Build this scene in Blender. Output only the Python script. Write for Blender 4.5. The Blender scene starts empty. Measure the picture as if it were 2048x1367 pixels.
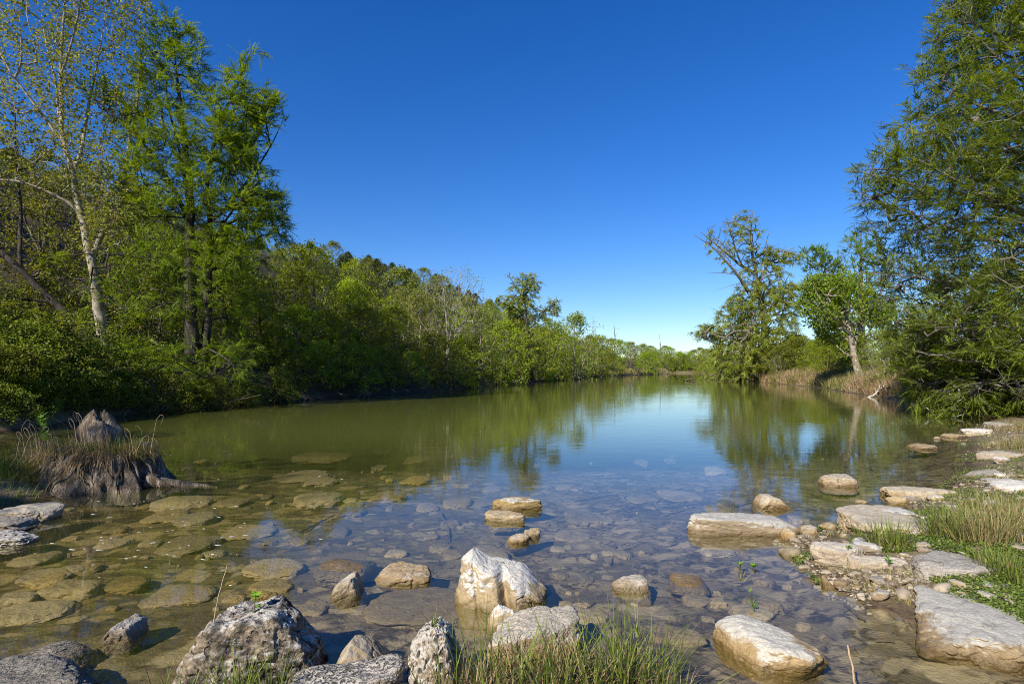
import bpy, math
import numpy as np

# ------------------------------------------------------------------ basics
F, HZ, CX, H = 1138.0, 738.0, 1024.0, 1.65      # focal length (px of the photo), horizon row, centre column, eye height
sc = bpy.context.scene
COL = sc.collection

def wp(px, py, z=0.0):
    y = (H - z) * F / (py - HZ)
    return (px - CX) / F * y, y

def at(px, py, y):
    return np.array([(px - CX) / F * y, y, H - (py - HZ) / F * y])

def tag(o, label=None, cat=None, group=None, kind=None):
    for k, v in (('label', label), ('category', cat), ('group', group), ('kind', kind)):
        if v:
            o[k] = v
    return o

def empty(name, loc, rz=0.0, sc_=None):
    o = bpy.data.objects.new(name, None)
    COL.objects.link(o)
    o.location = [float(v) for v in loc]
    o.rotation_euler = (0, 0, rz)
    if sc_ is not None:
        o.scale = sc_
    o.empty_display_size = 0.1
    return o

class MB:
    """collects vertices / faces (numpy) for one mesh"""
    def __init__(s):
        s.v, s.f, s.t, s.n = [], [], [], 0
    def add(s, v, faces, tint=None):
        v = np.asarray(v, dtype=np.float64).reshape(-1, 3)
        s.v.append(v)
        if not isinstance(faces, list):
            faces = [faces]
        for f in faces:
            s.f.append(np.asarray(f, dtype=np.int64) + s.n)
        if tint is None:
            tint = np.full(len(v), 0.5)
        s.t.append(np.broadcast_to(np.asarray(tint, dtype=np.float64), (len(v),)))
        s.n += len(v)
    def mesh(s, name, mat, smooth=False):
        v = np.concatenate(s.v) if s.v else np.zeros((0, 3))
        me = bpy.data.meshes.new(name)
        me.vertices.add(len(v))
        me.vertices.foreach_set('co', v.astype(np.float32).ravel())
        loops = np.concatenate([f.ravel() for f in s.f])
        tot = np.concatenate([np.full(len(f), f.shape[1]) for f in s.f])
        start = np.concatenate([[0], np.cumsum(tot)[:-1]])
        me.loops.add(len(loops))
        me.loops.foreach_set('vertex_index', loops.astype(np.int32))
        me.polygons.add(len(tot))
        me.polygons.foreach_set('loop_start', start.astype(np.int32))
        if smooth:
            me.polygons.foreach_set('use_smooth', np.ones(len(tot), dtype=bool))
        a = me.attributes.new('tint', 'FLOAT', 'POINT')
        a.data.foreach_set('value', np.concatenate(s.t).astype(np.float32))
        me.update(calc_edges=True)
        me.materials.append(mat)
        return me
    def build(s, name, mat, parent=None, smooth=False, loc=None):
        me = s.mesh(name, mat, smooth)
        o = bpy.data.objects.new(name, me)
        COL.objects.link(o)
        if parent is not None:
            o.parent = parent
        if loc is not None:
            o.location = [float(v) for v in loc]
        return o

def norm(a):
    return a / np.maximum(np.linalg.norm(a, axis=-1, keepdims=True), 1e-9)

def hash3(ix, iy, iz, seed=0):
    n = (ix * 374761393 + iy * 668265263 + iz * 2147483647 + seed * 974634777) & 0xFFFFFFFF
    n = ((n ^ (n >> 13)) * 1274126177) & 0xFFFFFFFF
    n = ((n ^ (n >> 15)) * 2246822519) & 0xFFFFFFFF
    n = n ^ (n >> 16)
    return (n & 0xFFFFFF) / float(0xFFFFFF)

def vnoise(p, seed=0):
    p = np.asarray(p, dtype=np.float64)
    i = np.floor(p).astype(np.int64)
    f = p - i
    f = f * f * (3 - 2 * f)
    r = 0
    for dx in (0, 1):
        wx = f[..., 0] if dx else 1 - f[..., 0]
        for dy in (0, 1):
            wy = f[..., 1] if dy else 1 - f[..., 1]
            for dz in (0, 1):
                wz = f[..., 2] if dz else 1 - f[..., 2]
                r = r + wx * wy * wz * hash3(i[..., 0] + dx, i[..., 1] + dy, i[..., 2] + dz, seed)
    return r * 2 - 1

def fbm(p, seed=0, octs=4, gain=0.5):
    p = np.asarray(p, dtype=np.float64)
    a, r, t = 1.0, 0, 0
    for k in range(octs):
        r = r + a * vnoise(p * (2.0 ** k) + 17.3 * k, seed + k)
        t += a
        a *= gain
    return r / t

def sstep(a, b, x):
    t = np.clip((np.asarray(x, dtype=np.float64) - a) / (b - a), 0, 1)
    return t * t * (3 - 2 * t)

# ------------------------------------------------------------------ materials
def newmat(name):
    m = bpy.data.materials.new(name)
    m.use_nodes = True
    nt = m.node_tree
    nt.nodes.clear()
    out = nt.nodes.new('ShaderNodeOutputMaterial')
    def N(t, **kw):
        n = nt.nodes.new('ShaderNode' + t)
        for k, v in kw.items():
            if k in n.inputs.keys():
                n.inputs[k].default_value = v
            else:
                setattr(n, k, v)
        return n
    def L(a, b):
        nt.links.new(a, b)
    return m, nt, out, N, L

def ramp(N, stops):
    r = N('ValToRGB')
    e = r.color_ramp.elements
    while len(e) < len(stops):
        e.new(0.5)
    for el, (p, c) in zip(e, stops):
        el.position = p
        el.color = (c[0], c[1], c[2], 1) if hasattr(c, '__len__') else (c, c, c, 1)
    return r

def mixc(N, L, fac, a, b, mode='MIX'):
    m = N('Mix', data_type='RGBA', blend_type=mode)
    for sock, v in ((m.inputs[0], fac), (m.inputs[6], a), (m.inputs[7], b)):
        if hasattr(v, 'links'):
            L(v, sock)
        elif hasattr(v, '__len__'):
            sock.default_value = (v[0], v[1], v[2], 1)
        else:
            sock.default_value = v
    return m.outputs[2]

def mathn(N, L, op, a, b=0.0, clamp=False):
    m = N('Math', operation=op, use_clamp=clamp)
    for i, v in enumerate((a, b)):
        if hasattr(v, 'links'):
            L(v, m.inputs[i])
        else:
            m.inputs[i].default_value = v
    return m.outputs[0]

def noise(N, L, vec, scale, detail=4, rough=0.55, dist=0.0):
    n = N('TexNoise')
    n.inputs['Scale'].default_value = scale
    n.inputs['Detail'].default_value = detail
    n.inputs['Roughness'].default_value = rough
    n.inputs['Distortion'].default_value = dist
    if vec is not None:
        L(vec, n.inputs['Vector'])
    return n.outputs['Fac']

def mapping(N, L, vec, scale=(1, 1, 1), rot=(0, 0, 0), loc=(0, 0, 0)):
    m = N('Mapping')
    m.inputs['Scale'].default_value = scale
    m.inputs['Rotation'].default_value = rot
    m.inputs['Location'].default_value = loc
    L(vec, m.inputs['Vector'])
    return m.outputs[0]

def leaf_mat(name, c_lo, c_hi, c_alt=None, trans=0.48):
    m, nt, out, N, L = newmat(name)
    at_ = N('Attribute', attribute_name='tint')
    r = ramp(N, [(0.0, c_lo), (0.65, c_hi), (1.0, c_alt or c_hi)])
    L(at_.outputs['Fac'], r.inputs[0])
    oi = N('ObjectInfo')
    hv = N('HueSaturation')
    L(r.outputs[0], hv.inputs['Color'])
    L(mathn(N, L, 'ADD', mathn(N, L, 'MULTIPLY', oi.outputs['Random'], 0.03), 0.485), hv.inputs['Hue'])
    L(mathn(N, L, 'ADD', mathn(N, L, 'MULTIPLY', oi.outputs['Random'], 0.4), 0.8), hv.inputs['Value'])
    d = N('BsdfPrincipled')
    L(hv.outputs[0], d.inputs['Base Color'])
    d.inputs['Roughness'].default_value = 0.55
    d.inputs['Specular IOR Level'].default_value = 0.25
    t = N('BsdfTranslucent')
    tc = mixc(N, L, 1.0, hv.outputs[0], (1.32, 1.24, 0.45), 'MULTIPLY')
    L(tc, t.inputs['Color'])
    mx = N('MixShader')
    mx.inputs[0].default_value = trans
    L(d.outputs[0], mx.inputs[1])
    L(t.outputs[0], mx.inputs[2])
    L(mx.outputs[0], out.inputs[0])
    return m

def bark_mat(name, c0, c1, c2, scale=6.0, stretch=0.25, bump=0.5, spots=None):
    m, nt, out, N, L = newmat(name)
    tc = N('TexCoord')
    v = mapping(N, L, tc.outputs['Object'], (1, 1, stretch))
    n1 = noise(N, L, v, scale, 6, 0.65)
    n2 = noise(N, L, v, scale * 4, 4, 0.6, 0.5)
    r = ramp(N, [(0.3, c0), (0.5, c1), (0.72, c2)])
    L(n1, r.inputs[0])
    col = mixc(N, L, 0.6, r.outputs[0], ramp_out(N, L, n2, [(0.3, 0.45), (0.7, 1.2)]), 'MULTIPLY')
    if spots:
        n3 = noise(N, L, tc.outputs['Object'], scale * 0.6, 3)
        col = mixc(N, L, ramp_out(N, L, n3, [(0.52, 0.0), (0.58, 1.0)]), col, spots)
    b = N('BsdfPrincipled')
    L(col, b.inputs['Base Color'])
    b.inputs['Roughness'].default_value = 0.85
    b.inputs['Specular IOR Level'].default_value = 0.2
    bp = N('Bump')
    bp.inputs['Strength'].default_value = bump
    bp.inputs['Distance'].default_value = 0.04
    L(n2, bp.inputs['Height'])
    L(bp.outputs[0], b.inputs['Normal'])
    L(b.outputs[0], out.inputs[0])
    return m

def ramp_out(N, L, fac, stops):
    r = ramp(N, stops)
    L(fac, r.inputs[0])
    return r.outputs[0]

def rock_mat(name, top, side, stain, dark, wet=True, pits=0.0, striped=0.0, tanlevel=0.12, bump=0.5, whiteness=0.5, lich=0.56):
    """limestone: bleached top, tan sides, a tan band near the water, black lichen stains, wet at the waterline"""
    m, nt, out, N, L = newmat(name)
    tc = N('TexCoord')
    geo = N('NewGeometry')
    oi = N('ObjectInfo')
    off = N('VectorMath', operation='ADD')
    L(tc.outputs['Object'], off.inputs[0])
    rv = N('CombineXYZ')
    for i in range(3):
        L(mathn(N, L, 'MULTIPLY', oi.outputs['Random'], 31.0 * (i + 1)), rv.inputs[i])
    L(rv.outputs[0], off.inputs[1])
    P = off.outputs[0]
    sx = N('SeparateXYZ')
    L(geo.outputs['Position'], sx.inputs[0])
    z = sx.outputs['Z']
    sn = N('SeparateXYZ')
    L(geo.outputs['Normal'], sn.inputs[0])
    n1 = noise(N, L, P, 5.0, 6, 0.6)
    n2 = noise(N, L, P, 22.0, 5, 0.65)
    n3 = noise(N, L, P, 90.0, 3, 0.6)
    # bleached top mask from upward normal and noise
    topm = mathn(N, L, 'ADD', mathn(N, L, 'MULTIPLY', sn.outputs['Z'], 0.9), mathn(N, L, 'MULTIPLY', mathn(N, L, 'SUBTRACT', n1, 0.5), 1.6))
    topm = ramp_out(N, L, topm, [(whiteness - 0.14, 0.0), (whiteness + 0.14, 1.0)])
    sidec = mixc(N, L, ramp_out(N, L, n2, [(0.35, 0.0), (0.65, 1.0)]), side, stain)
    col = mixc(N, L, topm, sidec, top)
    # tan band above the waterline
    zz = mathn(N, L, 'ADD', z, mathn(N, L, 'ADD', mathn(N, L, 'MULTIPLY', mathn(N, L, 'SUBTRACT', n1, 0.5), 0.26), mathn(N, L, 'MULTIPLY', mathn(N, L, 'SUBTRACT', n2, 0.5), 0.10)))
    band = N('MapRange')
    band.inputs['From Min'].default_value = tanlevel
    band.inputs['From Max'].default_value = tanlevel + 0.03
    L(zz, band.inputs['Value'])
    col = mixc(N, L, band.outputs[0], stain, col)
    # lichen and dark stains
    n4 = noise(N, L, P, 7.5, 8, 0.75, 0.4)
    dk = ramp_out(N, L, n4, [(lich, 0.0), (lich + 0.12, 0.85)])
    col = mixc(N, L, dk, col, dark)
    # each rock a little lighter, darker, greyer
    hv = N('HueSaturation')
    L(col, hv.inputs['Color'])
    L(mathn(N, L, 'ADD', mathn(N, L, 'MULTIPLY', oi.outputs['Random'], 0.5), 0.75), hv.inputs['Saturation'])
    L(mathn(N, L, 'ADD', mathn(N, L, 'MULTIPLY', mathn(N, L, 'FRACT', mathn(N, L, 'MULTIPLY', oi.outputs['Random'], 7.3)), 0.28), 0.68), hv.inputs['Value'])
    col = hv.outputs[0]
    # grain
    col = mixc(N, L, 0.55, col, ramp_out(N, L, n2, [(0.25, 0.48), (0.75, 1.3)]), 'MULTIPLY')
    col = mixc(N, L, 0.6, col, ramp_out(N, L, n3, [(0.25, 0.65), (0.75, 1.25)]), 'MULTIPLY')
    h = mathn(N, L, 'ADD', mathn(N, L, 'MULTIPLY', n2, 1.0), mathn(N, L, 'MULTIPLY', n3, 0.45))
    if striped:
        wv = N('TexWave', wave_type='BANDS', bands_direction='Z')
        wv.inputs['Scale'].default_value = 13.0
        wv.inputs['Distortion'].default_value = 16.0
        wv.inputs['Detail'].default_value = 4.0
        wv.inputs['Detail Scale'].default_value = 1.5
        L(mapping(N, L, P, (1, 1, 1), (0.45, 0.35, 0.0)), wv.inputs['Vector'])
        g = ramp_out(N, L, wv.outputs['Fac'], [(0.05, 1.0), (0.40, 0.0)])
        g = mathn(N, L, 'MULTIPLY', g, ramp_out(N, L, n1, [(0.35, 0.1), (0.62, 1.0)]))
        col = mixc(N, L, mathn(N, L, 'MULTIPLY', g, striped), col, dark)
        h = mathn(N, L, 'SUBTRACT', h, mathn(N, L, 'MULTIPLY', g, 1.2))
    if pits:
        vo = N('TexVoronoi')
        vo.inputs['Scale'].default_value = 17.0
        L(mapping(N, L, P, (1, 1, 1.0)), vo.inputs['Vector'])
        vd = mathn(N, L, 'ADD', vo.outputs['Distance'], mathn(N, L, 'MULTIPLY', mathn(N, L, 'SUBTRACT', n2, 0.5), 0.9))
        g = ramp_out(N, L, vd, [(0.10, 1.0), (0.30, 0.0)])
        col = mixc(N, L, mathn(N, L, 'MULTIPLY', g, pits), col, dark)
        h = mathn(N, L, 'SUBTRACT', h, mathn(N, L, 'MULTIPLY', g, 2.5))
    rough = 0.85
    b = N('BsdfPrincipled')
    if wet:
        w = N('MapRange')
        w.inputs['From Min'].default_value = 0.012
        w.inputs['From Max'].default_value = 0.05
        L(mathn(N, L, 'ADD', z, mathn(N, L, 'MULTIPLY', mathn(N, L, 'SUBTRACT', n1, 0.5), 0.06)), w.inputs['Value'])
        wetc = mixc(N, L, 1.0, col, (0.50, 0.46, 0.36), 'MULTIPLY')
        col = mixc(N, L, w.outputs[0], wetc, col)
        rr = mathn(N, L, 'ADD', mathn(N, L, 'MULTIPLY', w.outputs[0], 0.45), 0.4)
        L(rr, b.inputs['Roughness'])
    else:
        b.inputs['Roughness'].default_value = rough
    L(col, b.inputs['Base Color'])
    b.inputs['Specular IOR Level'].default_value = 0.3
    bp = N('Bump')
    bp.inputs['Strength'].default_value = bump
    bp.inputs['Distance'].default_value = 0.02
    L(h, bp.inputs['Height'])
    L(bp.outputs[0], b.inputs['Normal'])
    L(b.outputs[0], out.inputs[0])
    return m

def plain_mat(name, c0, c1, scale=20.0, rough=0.8, attr=False, trans=0.0):
    m, nt, out, N, L = newmat(name)
    if attr:
        a = N('Attribute', attribute_name='tint')
        fac = a.outputs['Fac']
    else:
        tc = N('TexCoord')
        fac = noise(N, L, tc.outputs['Object'], scale, 4)
    col = ramp_out(N, L, fac, [(0.25 if not attr else 0.0, c0), (0.75 if not attr else 1.0, c1)])
    b = N('BsdfPrincipled')
    b.inputs['Roughness'].default_value = rough
    b.inputs['Specular IOR Level'].default_value = 0.25
    L(col, b.inputs['Base Color'])
    if trans:
        t = N('BsdfTranslucent')
        L(col, t.inputs['Color'])
        mx = N('MixShader')
        mx.inputs[0].default_value = trans
        L(b.outputs[0], mx.inputs[1])
        L(t.outputs[0], mx.inputs[2])
        L(mx.outputs[0], out.inputs[0])
    else:
        L(b.outputs[0], out.inputs[0])
    return m

M = {}
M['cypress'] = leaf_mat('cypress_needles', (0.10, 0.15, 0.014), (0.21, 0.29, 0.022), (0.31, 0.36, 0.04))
M['cypress_sunny'] = leaf_mat('sunlit_cypress_needles', (0.115, 0.18, 0.014), (0.235, 0.335, 0.024), (0.36, 0.43, 0.045))  # brighter copy of the cypress needles; sunlight is put into the colour
M['cypress_pale'] = leaf_mat('pale_cypress_needles', (0.20, 0.24, 0.045), (0.35, 0.40, 0.07), (0.44, 0.45, 0.12))
M['sycamore'] = leaf_mat('sycamore_leaves', (0.18, 0.23, 0.03), (0.32, 0.37, 0.055), (0.42, 0.42, 0.10))
M['oak'] = leaf_mat('oak_leaves', (0.105, 0.125, 0.016), (0.22, 0.245, 0.03), (0.33, 0.33, 0.055))
M['elm'] = leaf_mat('elm_leaves', (0.16, 0.225, 0.012), (0.31, 0.385, 0.02), (0.42, 0.46, 0.035))
M['lime'] = leaf_mat('bright_leaves', (0.12, 0.195, 0.016), (0.235, 0.35, 0.03), (0.34, 0.43, 0.05))
M['juniper'] = leaf_mat('juniper_scales', (0.030, 0.044, 0.014), (0.070, 0.086, 0.026), (0.11, 0.11, 0.042), 0.15)
M['willow'] = leaf_mat('willow_leaves', (0.17, 0.21, 0.035), (0.30, 0.35, 0.06), (0.40, 0.41, 0.11))
M['shrub'] = leaf_mat('shrub_leaves', (0.095, 0.125, 0.016), (0.20, 0.24, 0.028), (0.30, 0.31, 0.05))
M['bark_dark'] = bark_mat('dark_bark', (0.018, 0.015, 0.012), (0.05, 0.042, 0.033), (0.10, 0.085, 0.07))
M['bark_grey'] = bark_mat('grey_bark', (0.06, 0.052, 0.042), (0.15, 0.13, 0.105), (0.27, 0.24, 0.20))
M['bark_pale'] = bark_mat('pale_bark', (0.18, 0.155, 0.12), (0.34, 0.30, 0.24), (0.50, 0.46, 0.38), 3.0, 0.5, 0.25, (0.22, 0.18, 0.12))
M['bark_bare'] = bark_mat('bare_branch_bark', (0.14, 0.12, 0.09), (0.27, 0.24, 0.19), (0.40, 0.36, 0.29))
M['driftwood'] = bark_mat('driftwood', (0.40, 0.35, 0.28), (0.60, 0.55, 0.46), (0.72, 0.68, 0.60), 10, 0.3, 0.2)
M['stump'] = bark_mat('weathered_wood', (0.035, 0.026, 0.018), (0.17, 0.135, 0.10), (0.44, 0.36, 0.27), 12, 0.09, 1.0)
M['grass'] = plain_mat('green_grass', (0.06, 0.095, 0.015), (0.25, 0.30, 0.055), attr=True, rough=0.5, trans=0.3)
M['drygrass'] = plain_mat('dry_grass', (0.22, 0.14, 0.07), (0.50, 0.38, 0.22), attr=True, rough=0.7, trans=0.25)
M['mixgrass'] = plain_mat('mixed_grass', (0.10, 0.15, 0.02), (0.42, 0.31, 0.15), attr=True, rough=0.6, trans=0.25)
M['moss'] = plain_mat('ground_cover_leaves', (0.06, 0.10, 0.015), (0.20, 0.27, 0.045), attr=True, rough=0.5, trans=0.25)
M['sprout'] = plain_mat('sprout_leaves', (0.12, 0.24, 0.02), (0.25, 0.42, 0.04), attr=True, rough=0.5, trans=0.35)
M['twig'] = plain_mat('twig', (0.06, 0.045, 0.03), (0.16, 0.12, 0.085), 30)
M['straw'] = plain_mat('straw', (0.35, 0.24, 0.14), (0.55, 0.42, 0.28), 30)
M['fleck'] = plain_mat('floating_flecks', (0.45, 0.43, 0.36), (0.75, 0.73, 0.66), 30, 0.6)
WH, TAN, STA = (0.66, 0.62, 0.54), (0.50, 0.40, 0.26), (0.42, 0.30, 0.155)
DK = (0.055, 0.048, 0.04)
M['rock_white'] = rock_mat('bleached_limestone', (0.64, 0.61, 0.54), (0.46, 0.37, 0.25), (0.42, 0.32, 0.18), (0.16, 0.14, 0.12), tanlevel=0.09, whiteness=0.40)
M['rock_tan'] = rock_mat('tan_limestone', (0.50, 0.44, 0.34), (0.44, 0.35, 0.23), (0.40, 0.30, 0.18), (0.20, 0.15, 0.09), tanlevel=0.05, whiteness=0.62)
M['rock_grey'] = rock_mat('grey_limestone', (0.50, 0.45, 0.37), (0.38, 0.31, 0.23), (0.36, 0.26, 0.15), (0.10, 0.09, 0.08), tanlevel=0.06, whiteness=0.42, striped=0.35)
M['rock_slab'] = rock_mat('slab_limestone', (0.58, 0.55, 0.48), (0.43, 0.35, 0.24), (0.40, 0.30, 0.18), (0.22, 0.19, 0.16), tanlevel=0.055, whiteness=0.40)
M['rock_dark'] = rock_mat('lichened_limestone', (0.60, 0.55, 0.47), (0.28, 0.21, 0.13), (0.38, 0.27, 0.15), (0.022, 0.020, 0.018), tanlevel=-1.0, whiteness=0.54, wet=False, bump=1.0, pits=0.2, lich=0.45)
M['rock_pit'] = rock_mat('pitted_limestone', (0.60, 0.56, 0.49), (0.42, 0.35, 0.26), (0.36, 0.27, 0.17), (0.045, 0.038, 0.03), tanlevel=-1.0, whiteness=0.30, wet=False, pits=0.9, bump=0.9)
M['rock_band'] = rock_mat('banded_limestone', (0.52, 0.46, 0.37), (0.38, 0.30, 0.20), (0.32, 0.24, 0.15), (0.03, 0.027, 0.024), tanlevel=-1.0, whiteness=0.5, wet=False, striped=0.9, bump=0.8)
M['rock_shaded'] = rock_mat('shaded_grey_limestone', (0.32, 0.29, 0.24), (0.24, 0.20, 0.15), (0.25, 0.19, 0.12), (0.03, 0.028, 0.026), tanlevel=-1.0, whiteness=0.5, wet=True, striped=0.5, bump=0.8)  # darkened copy of the grey limestone, with shade put into its colours

# ------------------------------------------------------------------ world, sun, camera
SUN_EL, SUN_DIR = math.radians(36.0), norm(np.array([-0.58, -0.81, 0.0]))
w = bpy.data.worlds.new('World')
sc.world = w
w.use_nodes = True
wn = w.node_tree
wn.nodes.clear()
wo = wn.nodes.new('ShaderNodeOutputWorld')
bg = wn.nodes.new('ShaderNodeBackground')
sky = wn.nodes.new('ShaderNodeTexSky')
sky.sky_type = 'NISHITA'
sky.sun_disc = False
sky.sun_elevation = SUN_EL
sky.sun_rotation = math.atan2(SUN_DIR[0], SUN_DIR[1])
sky.altitude = 0
sky.air_density = 1.1
sky.dust_density = 0.1
sky.ozone_density = 7.0
hs = wn.nodes.new('ShaderNodeHueSaturation')
hs.inputs['Saturation'].default_value = 1.25
hs.inputs['Hue'].default_value = 0.514
wn.links.new(sky.outputs[0], hs.inputs['Color'])
wn.links.new(hs.outputs[0], bg.inputs[0])
bg.inputs[1].default_value = 0.098
wn.links.new(bg.outputs[0], wo.inputs[0])

sl = bpy.data.lights.new('sun', 'SUN')
sl.energy = 5.0
sl.angle = math.radians(0.53)
sl.color = (1.0, 0.93, 0.80)
so = bpy.data.objects.new('sun', sl)
COL.objects.link(so)
from mathutils import Vector
tosun = Vector((SUN_DIR[0] * math.cos(SUN_EL), SUN_DIR[1] * math.cos(SUN_EL), math.sin(SUN_EL)))
so.rotation_euler = (-tosun).to_track_quat('-Z', 'Y').to_euler()
so.location = (-30, -20, 40)

cam = bpy.data.cameras.new('camera')
cam.sensor_width = 36.0
cam.lens = F * 36.0 / 2048.0
cam.shift_y = (HZ - 683.5) / 2048.0
cam.clip_start = 0.05
cam.clip_end = 5000
co = bpy.data.objects.new('camera', cam)
COL.objects.link(co)
co.location = (0, 0, H)
co.rotation_euler = (math.radians(90), 0, 0)
sc.camera = co
sc.view_settings.view_transform = 'Standard'
sc.view_settings.look = 'None'
sc.view_settings.exposure = 0.6
sc.view_settings.gamma = 1.0
sc.render.engine = 'CYCLES'
sc.cycles.filter_width = 1.0
sc.cycles.use_denoising = True
sc.cycles.denoising_prefilter = 'NONE'
sc.cycles.max_bounces = 8
sc.cycles.diffuse_bounces = 3
sc.cycles.glossy_bounces = 3
sc.cycles.transmission_bounces = 4
sc.cycles.transparent_max_bounces = 8
sc.cycles.caustics_reflective = False
sc.cycles.caustics_refractive = False

# ------------------------------------------------------------------ terrain
POLY = np.array([(-16, -20), (-14.5, 0), (-13.8, 8), (-13.3, 14.8), (-13.7, 21.6), (-10.8, 30.3), (-6.1, 40), (-1.3, 62.6), (5.7, 85),
                 (31, 156), (52, 190), (66, 240), (84, 240), (68.7, 200), (52, 150), (39, 110), (35, 94), (32.7, 78), (27.5, 51),
                 (23.7, 40), (20.6, 30.3), (17.7, 24.4), (15.5, 20.6), (16.2, 19.0), (12.2, 15.4), (9.2, 11.6), (6.8, 8.6), (5.2, 7.2),
                 (4.3, 6.5), (3.3, 5.9), (2.62, 5.5), (2.5, 4.8), (2.42, 4.2), (2.62, 3.74), (3.1, 3.2), (3.5, 2.75), (2.7, 2.45), (1.5, 2.58),
                 (0.5, 2.75), (-0.5, 2.7), (-1.5, 2.62), (-2.4, 2.3), (-4, 1), (-8.6, -1.2), (-11.5, -4), (-12, -20)], dtype=np.float64)

def river_sd(x, y):
    """signed distance to the shoreline, positive in the water"""
    x = np.asarray(x, dtype=np.float64)
    y = np.asarray(y, dtype=np.float64)
    d2 = np.full(x.shape, 1e18)
    inside = np.zeros(x.shape, dtype=bool)
    n = len(POLY)
    for i in range(n):
        ax, ay = POLY[i]
        bx, by = POLY[(i + 1) % n]
        ex, ey = bx - ax, by - ay
        t = np.clip(((x - ax) * ex + (y - ay) * ey) / (ex * ex + ey * ey), 0, 1)
        d2 = np.minimum(d2, (x - ax - t * ex) ** 2 + (y - ay - t * ey) ** 2)
        c = ((ay > y) != (by > y))
        xi = ax + (y - ay) / (by - ay if by != ay else 1e-9) * ex
        inside ^= c & (x < xi)
    d = np.sqrt(d2)
    return np.where(inside, d, -d)

CY = [-20, 0, 3, 15, 30, 60, 100, 160, 240, 400, 3000]
CXL = [-14, -12, -7, 0, 6, 16, 24, 44, 75, 120, 900]

def ground_z(x, y):
    x = np.asarray(x, dtype=np.float64)
    y = np.asarray(y, dtype=np.float64)
    sd = river_sd(x, y)
    p = np.stack([x, y, 0 * x], -1)
    sd = sd + 0.25 * fbm(p * 1.3, 5, 3) * sstep(0.0, 2.0, np.abs(sd) + 0.6) + 0.10 * fbm(p * 5.0, 9, 2) * sstep(40, 15, y)
    # bed
    deep = sstep(8.5, 17.0, y)
    bed = -(0.02 + (0.10 + 0.012 * np.clip(y - 3, 0, 8)) * (1 - np.exp(-np.maximum(sd, 0) / 0.9)) + 0.95 * deep * (1 - np.exp(-np.maximum(sd, 0) / 4.0)))
    bed = bed + 0.05 * fbm(p * 1.1, 21, 4) * sstep(0.0, 1.0, sd) + 0.018 * fbm(p * 6.0, 31, 3) * sstep(0.0, .4, sd)
    d = np.maximum(-sd, 0)
    left = x < np.interp(y, CY, CXL)
    hl = np.where(y > 120, np.interp(y, [120, 190, 260, 400], [1.0, 0.8, 0.35, 0.25]), 1.0)
    zl = 1.7 * (1 - np.exp(-d / 1.2)) + 13.5 * sstep(4, 34, d) * hl + 0.05 * d * hl
    rb = sstep(17, 27, y)
    zr = (1 - rb) * (0.075 * (1 - np.exp(-d / 0.3)) + 0.085 * np.minimum(d, 6)) + rb * (1.15 * (1 - np.exp(-d / 2.2)) + 0.06 * np.minimum(d, 20))
    z = np.where(left, zl, zr)
    z = z + (0.03 * fbm(p * 3.0, 41, 4) + 0.10 * fbm(p * 0.5, 43, 3) * sstep(6, 20, y)) * sstep(0.05, 0.8, d)
    z = z + 0.5 * fbm(p * 0.12, 44, 3) * sstep(3, 12, d)
    z = np.where(sd > 0, bed, np.maximum(z, 0.004 + 0.02 * sstep(0, .3, d)) )
    # little island of earth under the stump
    isl = np.exp(-(((x + 6.7) / 1.05) ** 2 + ((y - 7.3) / 0.9) ** 2) * 1.4)
    z = np.maximum(z, z * (1 - isl) + isl * 0.24 - 0.02 * (1 - isl))
    return z

def gz(x, y):
    return float(ground_z(np.array([x]), np.array([y]))[0])

def sgrid(n, k, lo, hi, c):
    """non-uniform axis: dense near c"""
    a, b = np.arcsinh((lo - c) / k), np.arcsinh((hi - c) / k)
    return c + k * np.sinh(np.linspace(a, b, n))

gx = sgrid(520, 2.2, -900, 1000, 0.5)
gy = sgrid(560, 2.6, -60, 2500, 4.2)
GX, GY = np.meshgrid(gx, gy)
GZ = ground_z(GX.ravel(), GY.ravel())
nx, ny = len(gx), len(gy)
ii = np.arange(nx * ny).reshape(ny, nx)
quads = np.stack([ii[:-1, :-1], ii[:-1, 1:], ii[1:, 1:], ii[1:, :-1]], -1).reshape(-1, 4)

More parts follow.
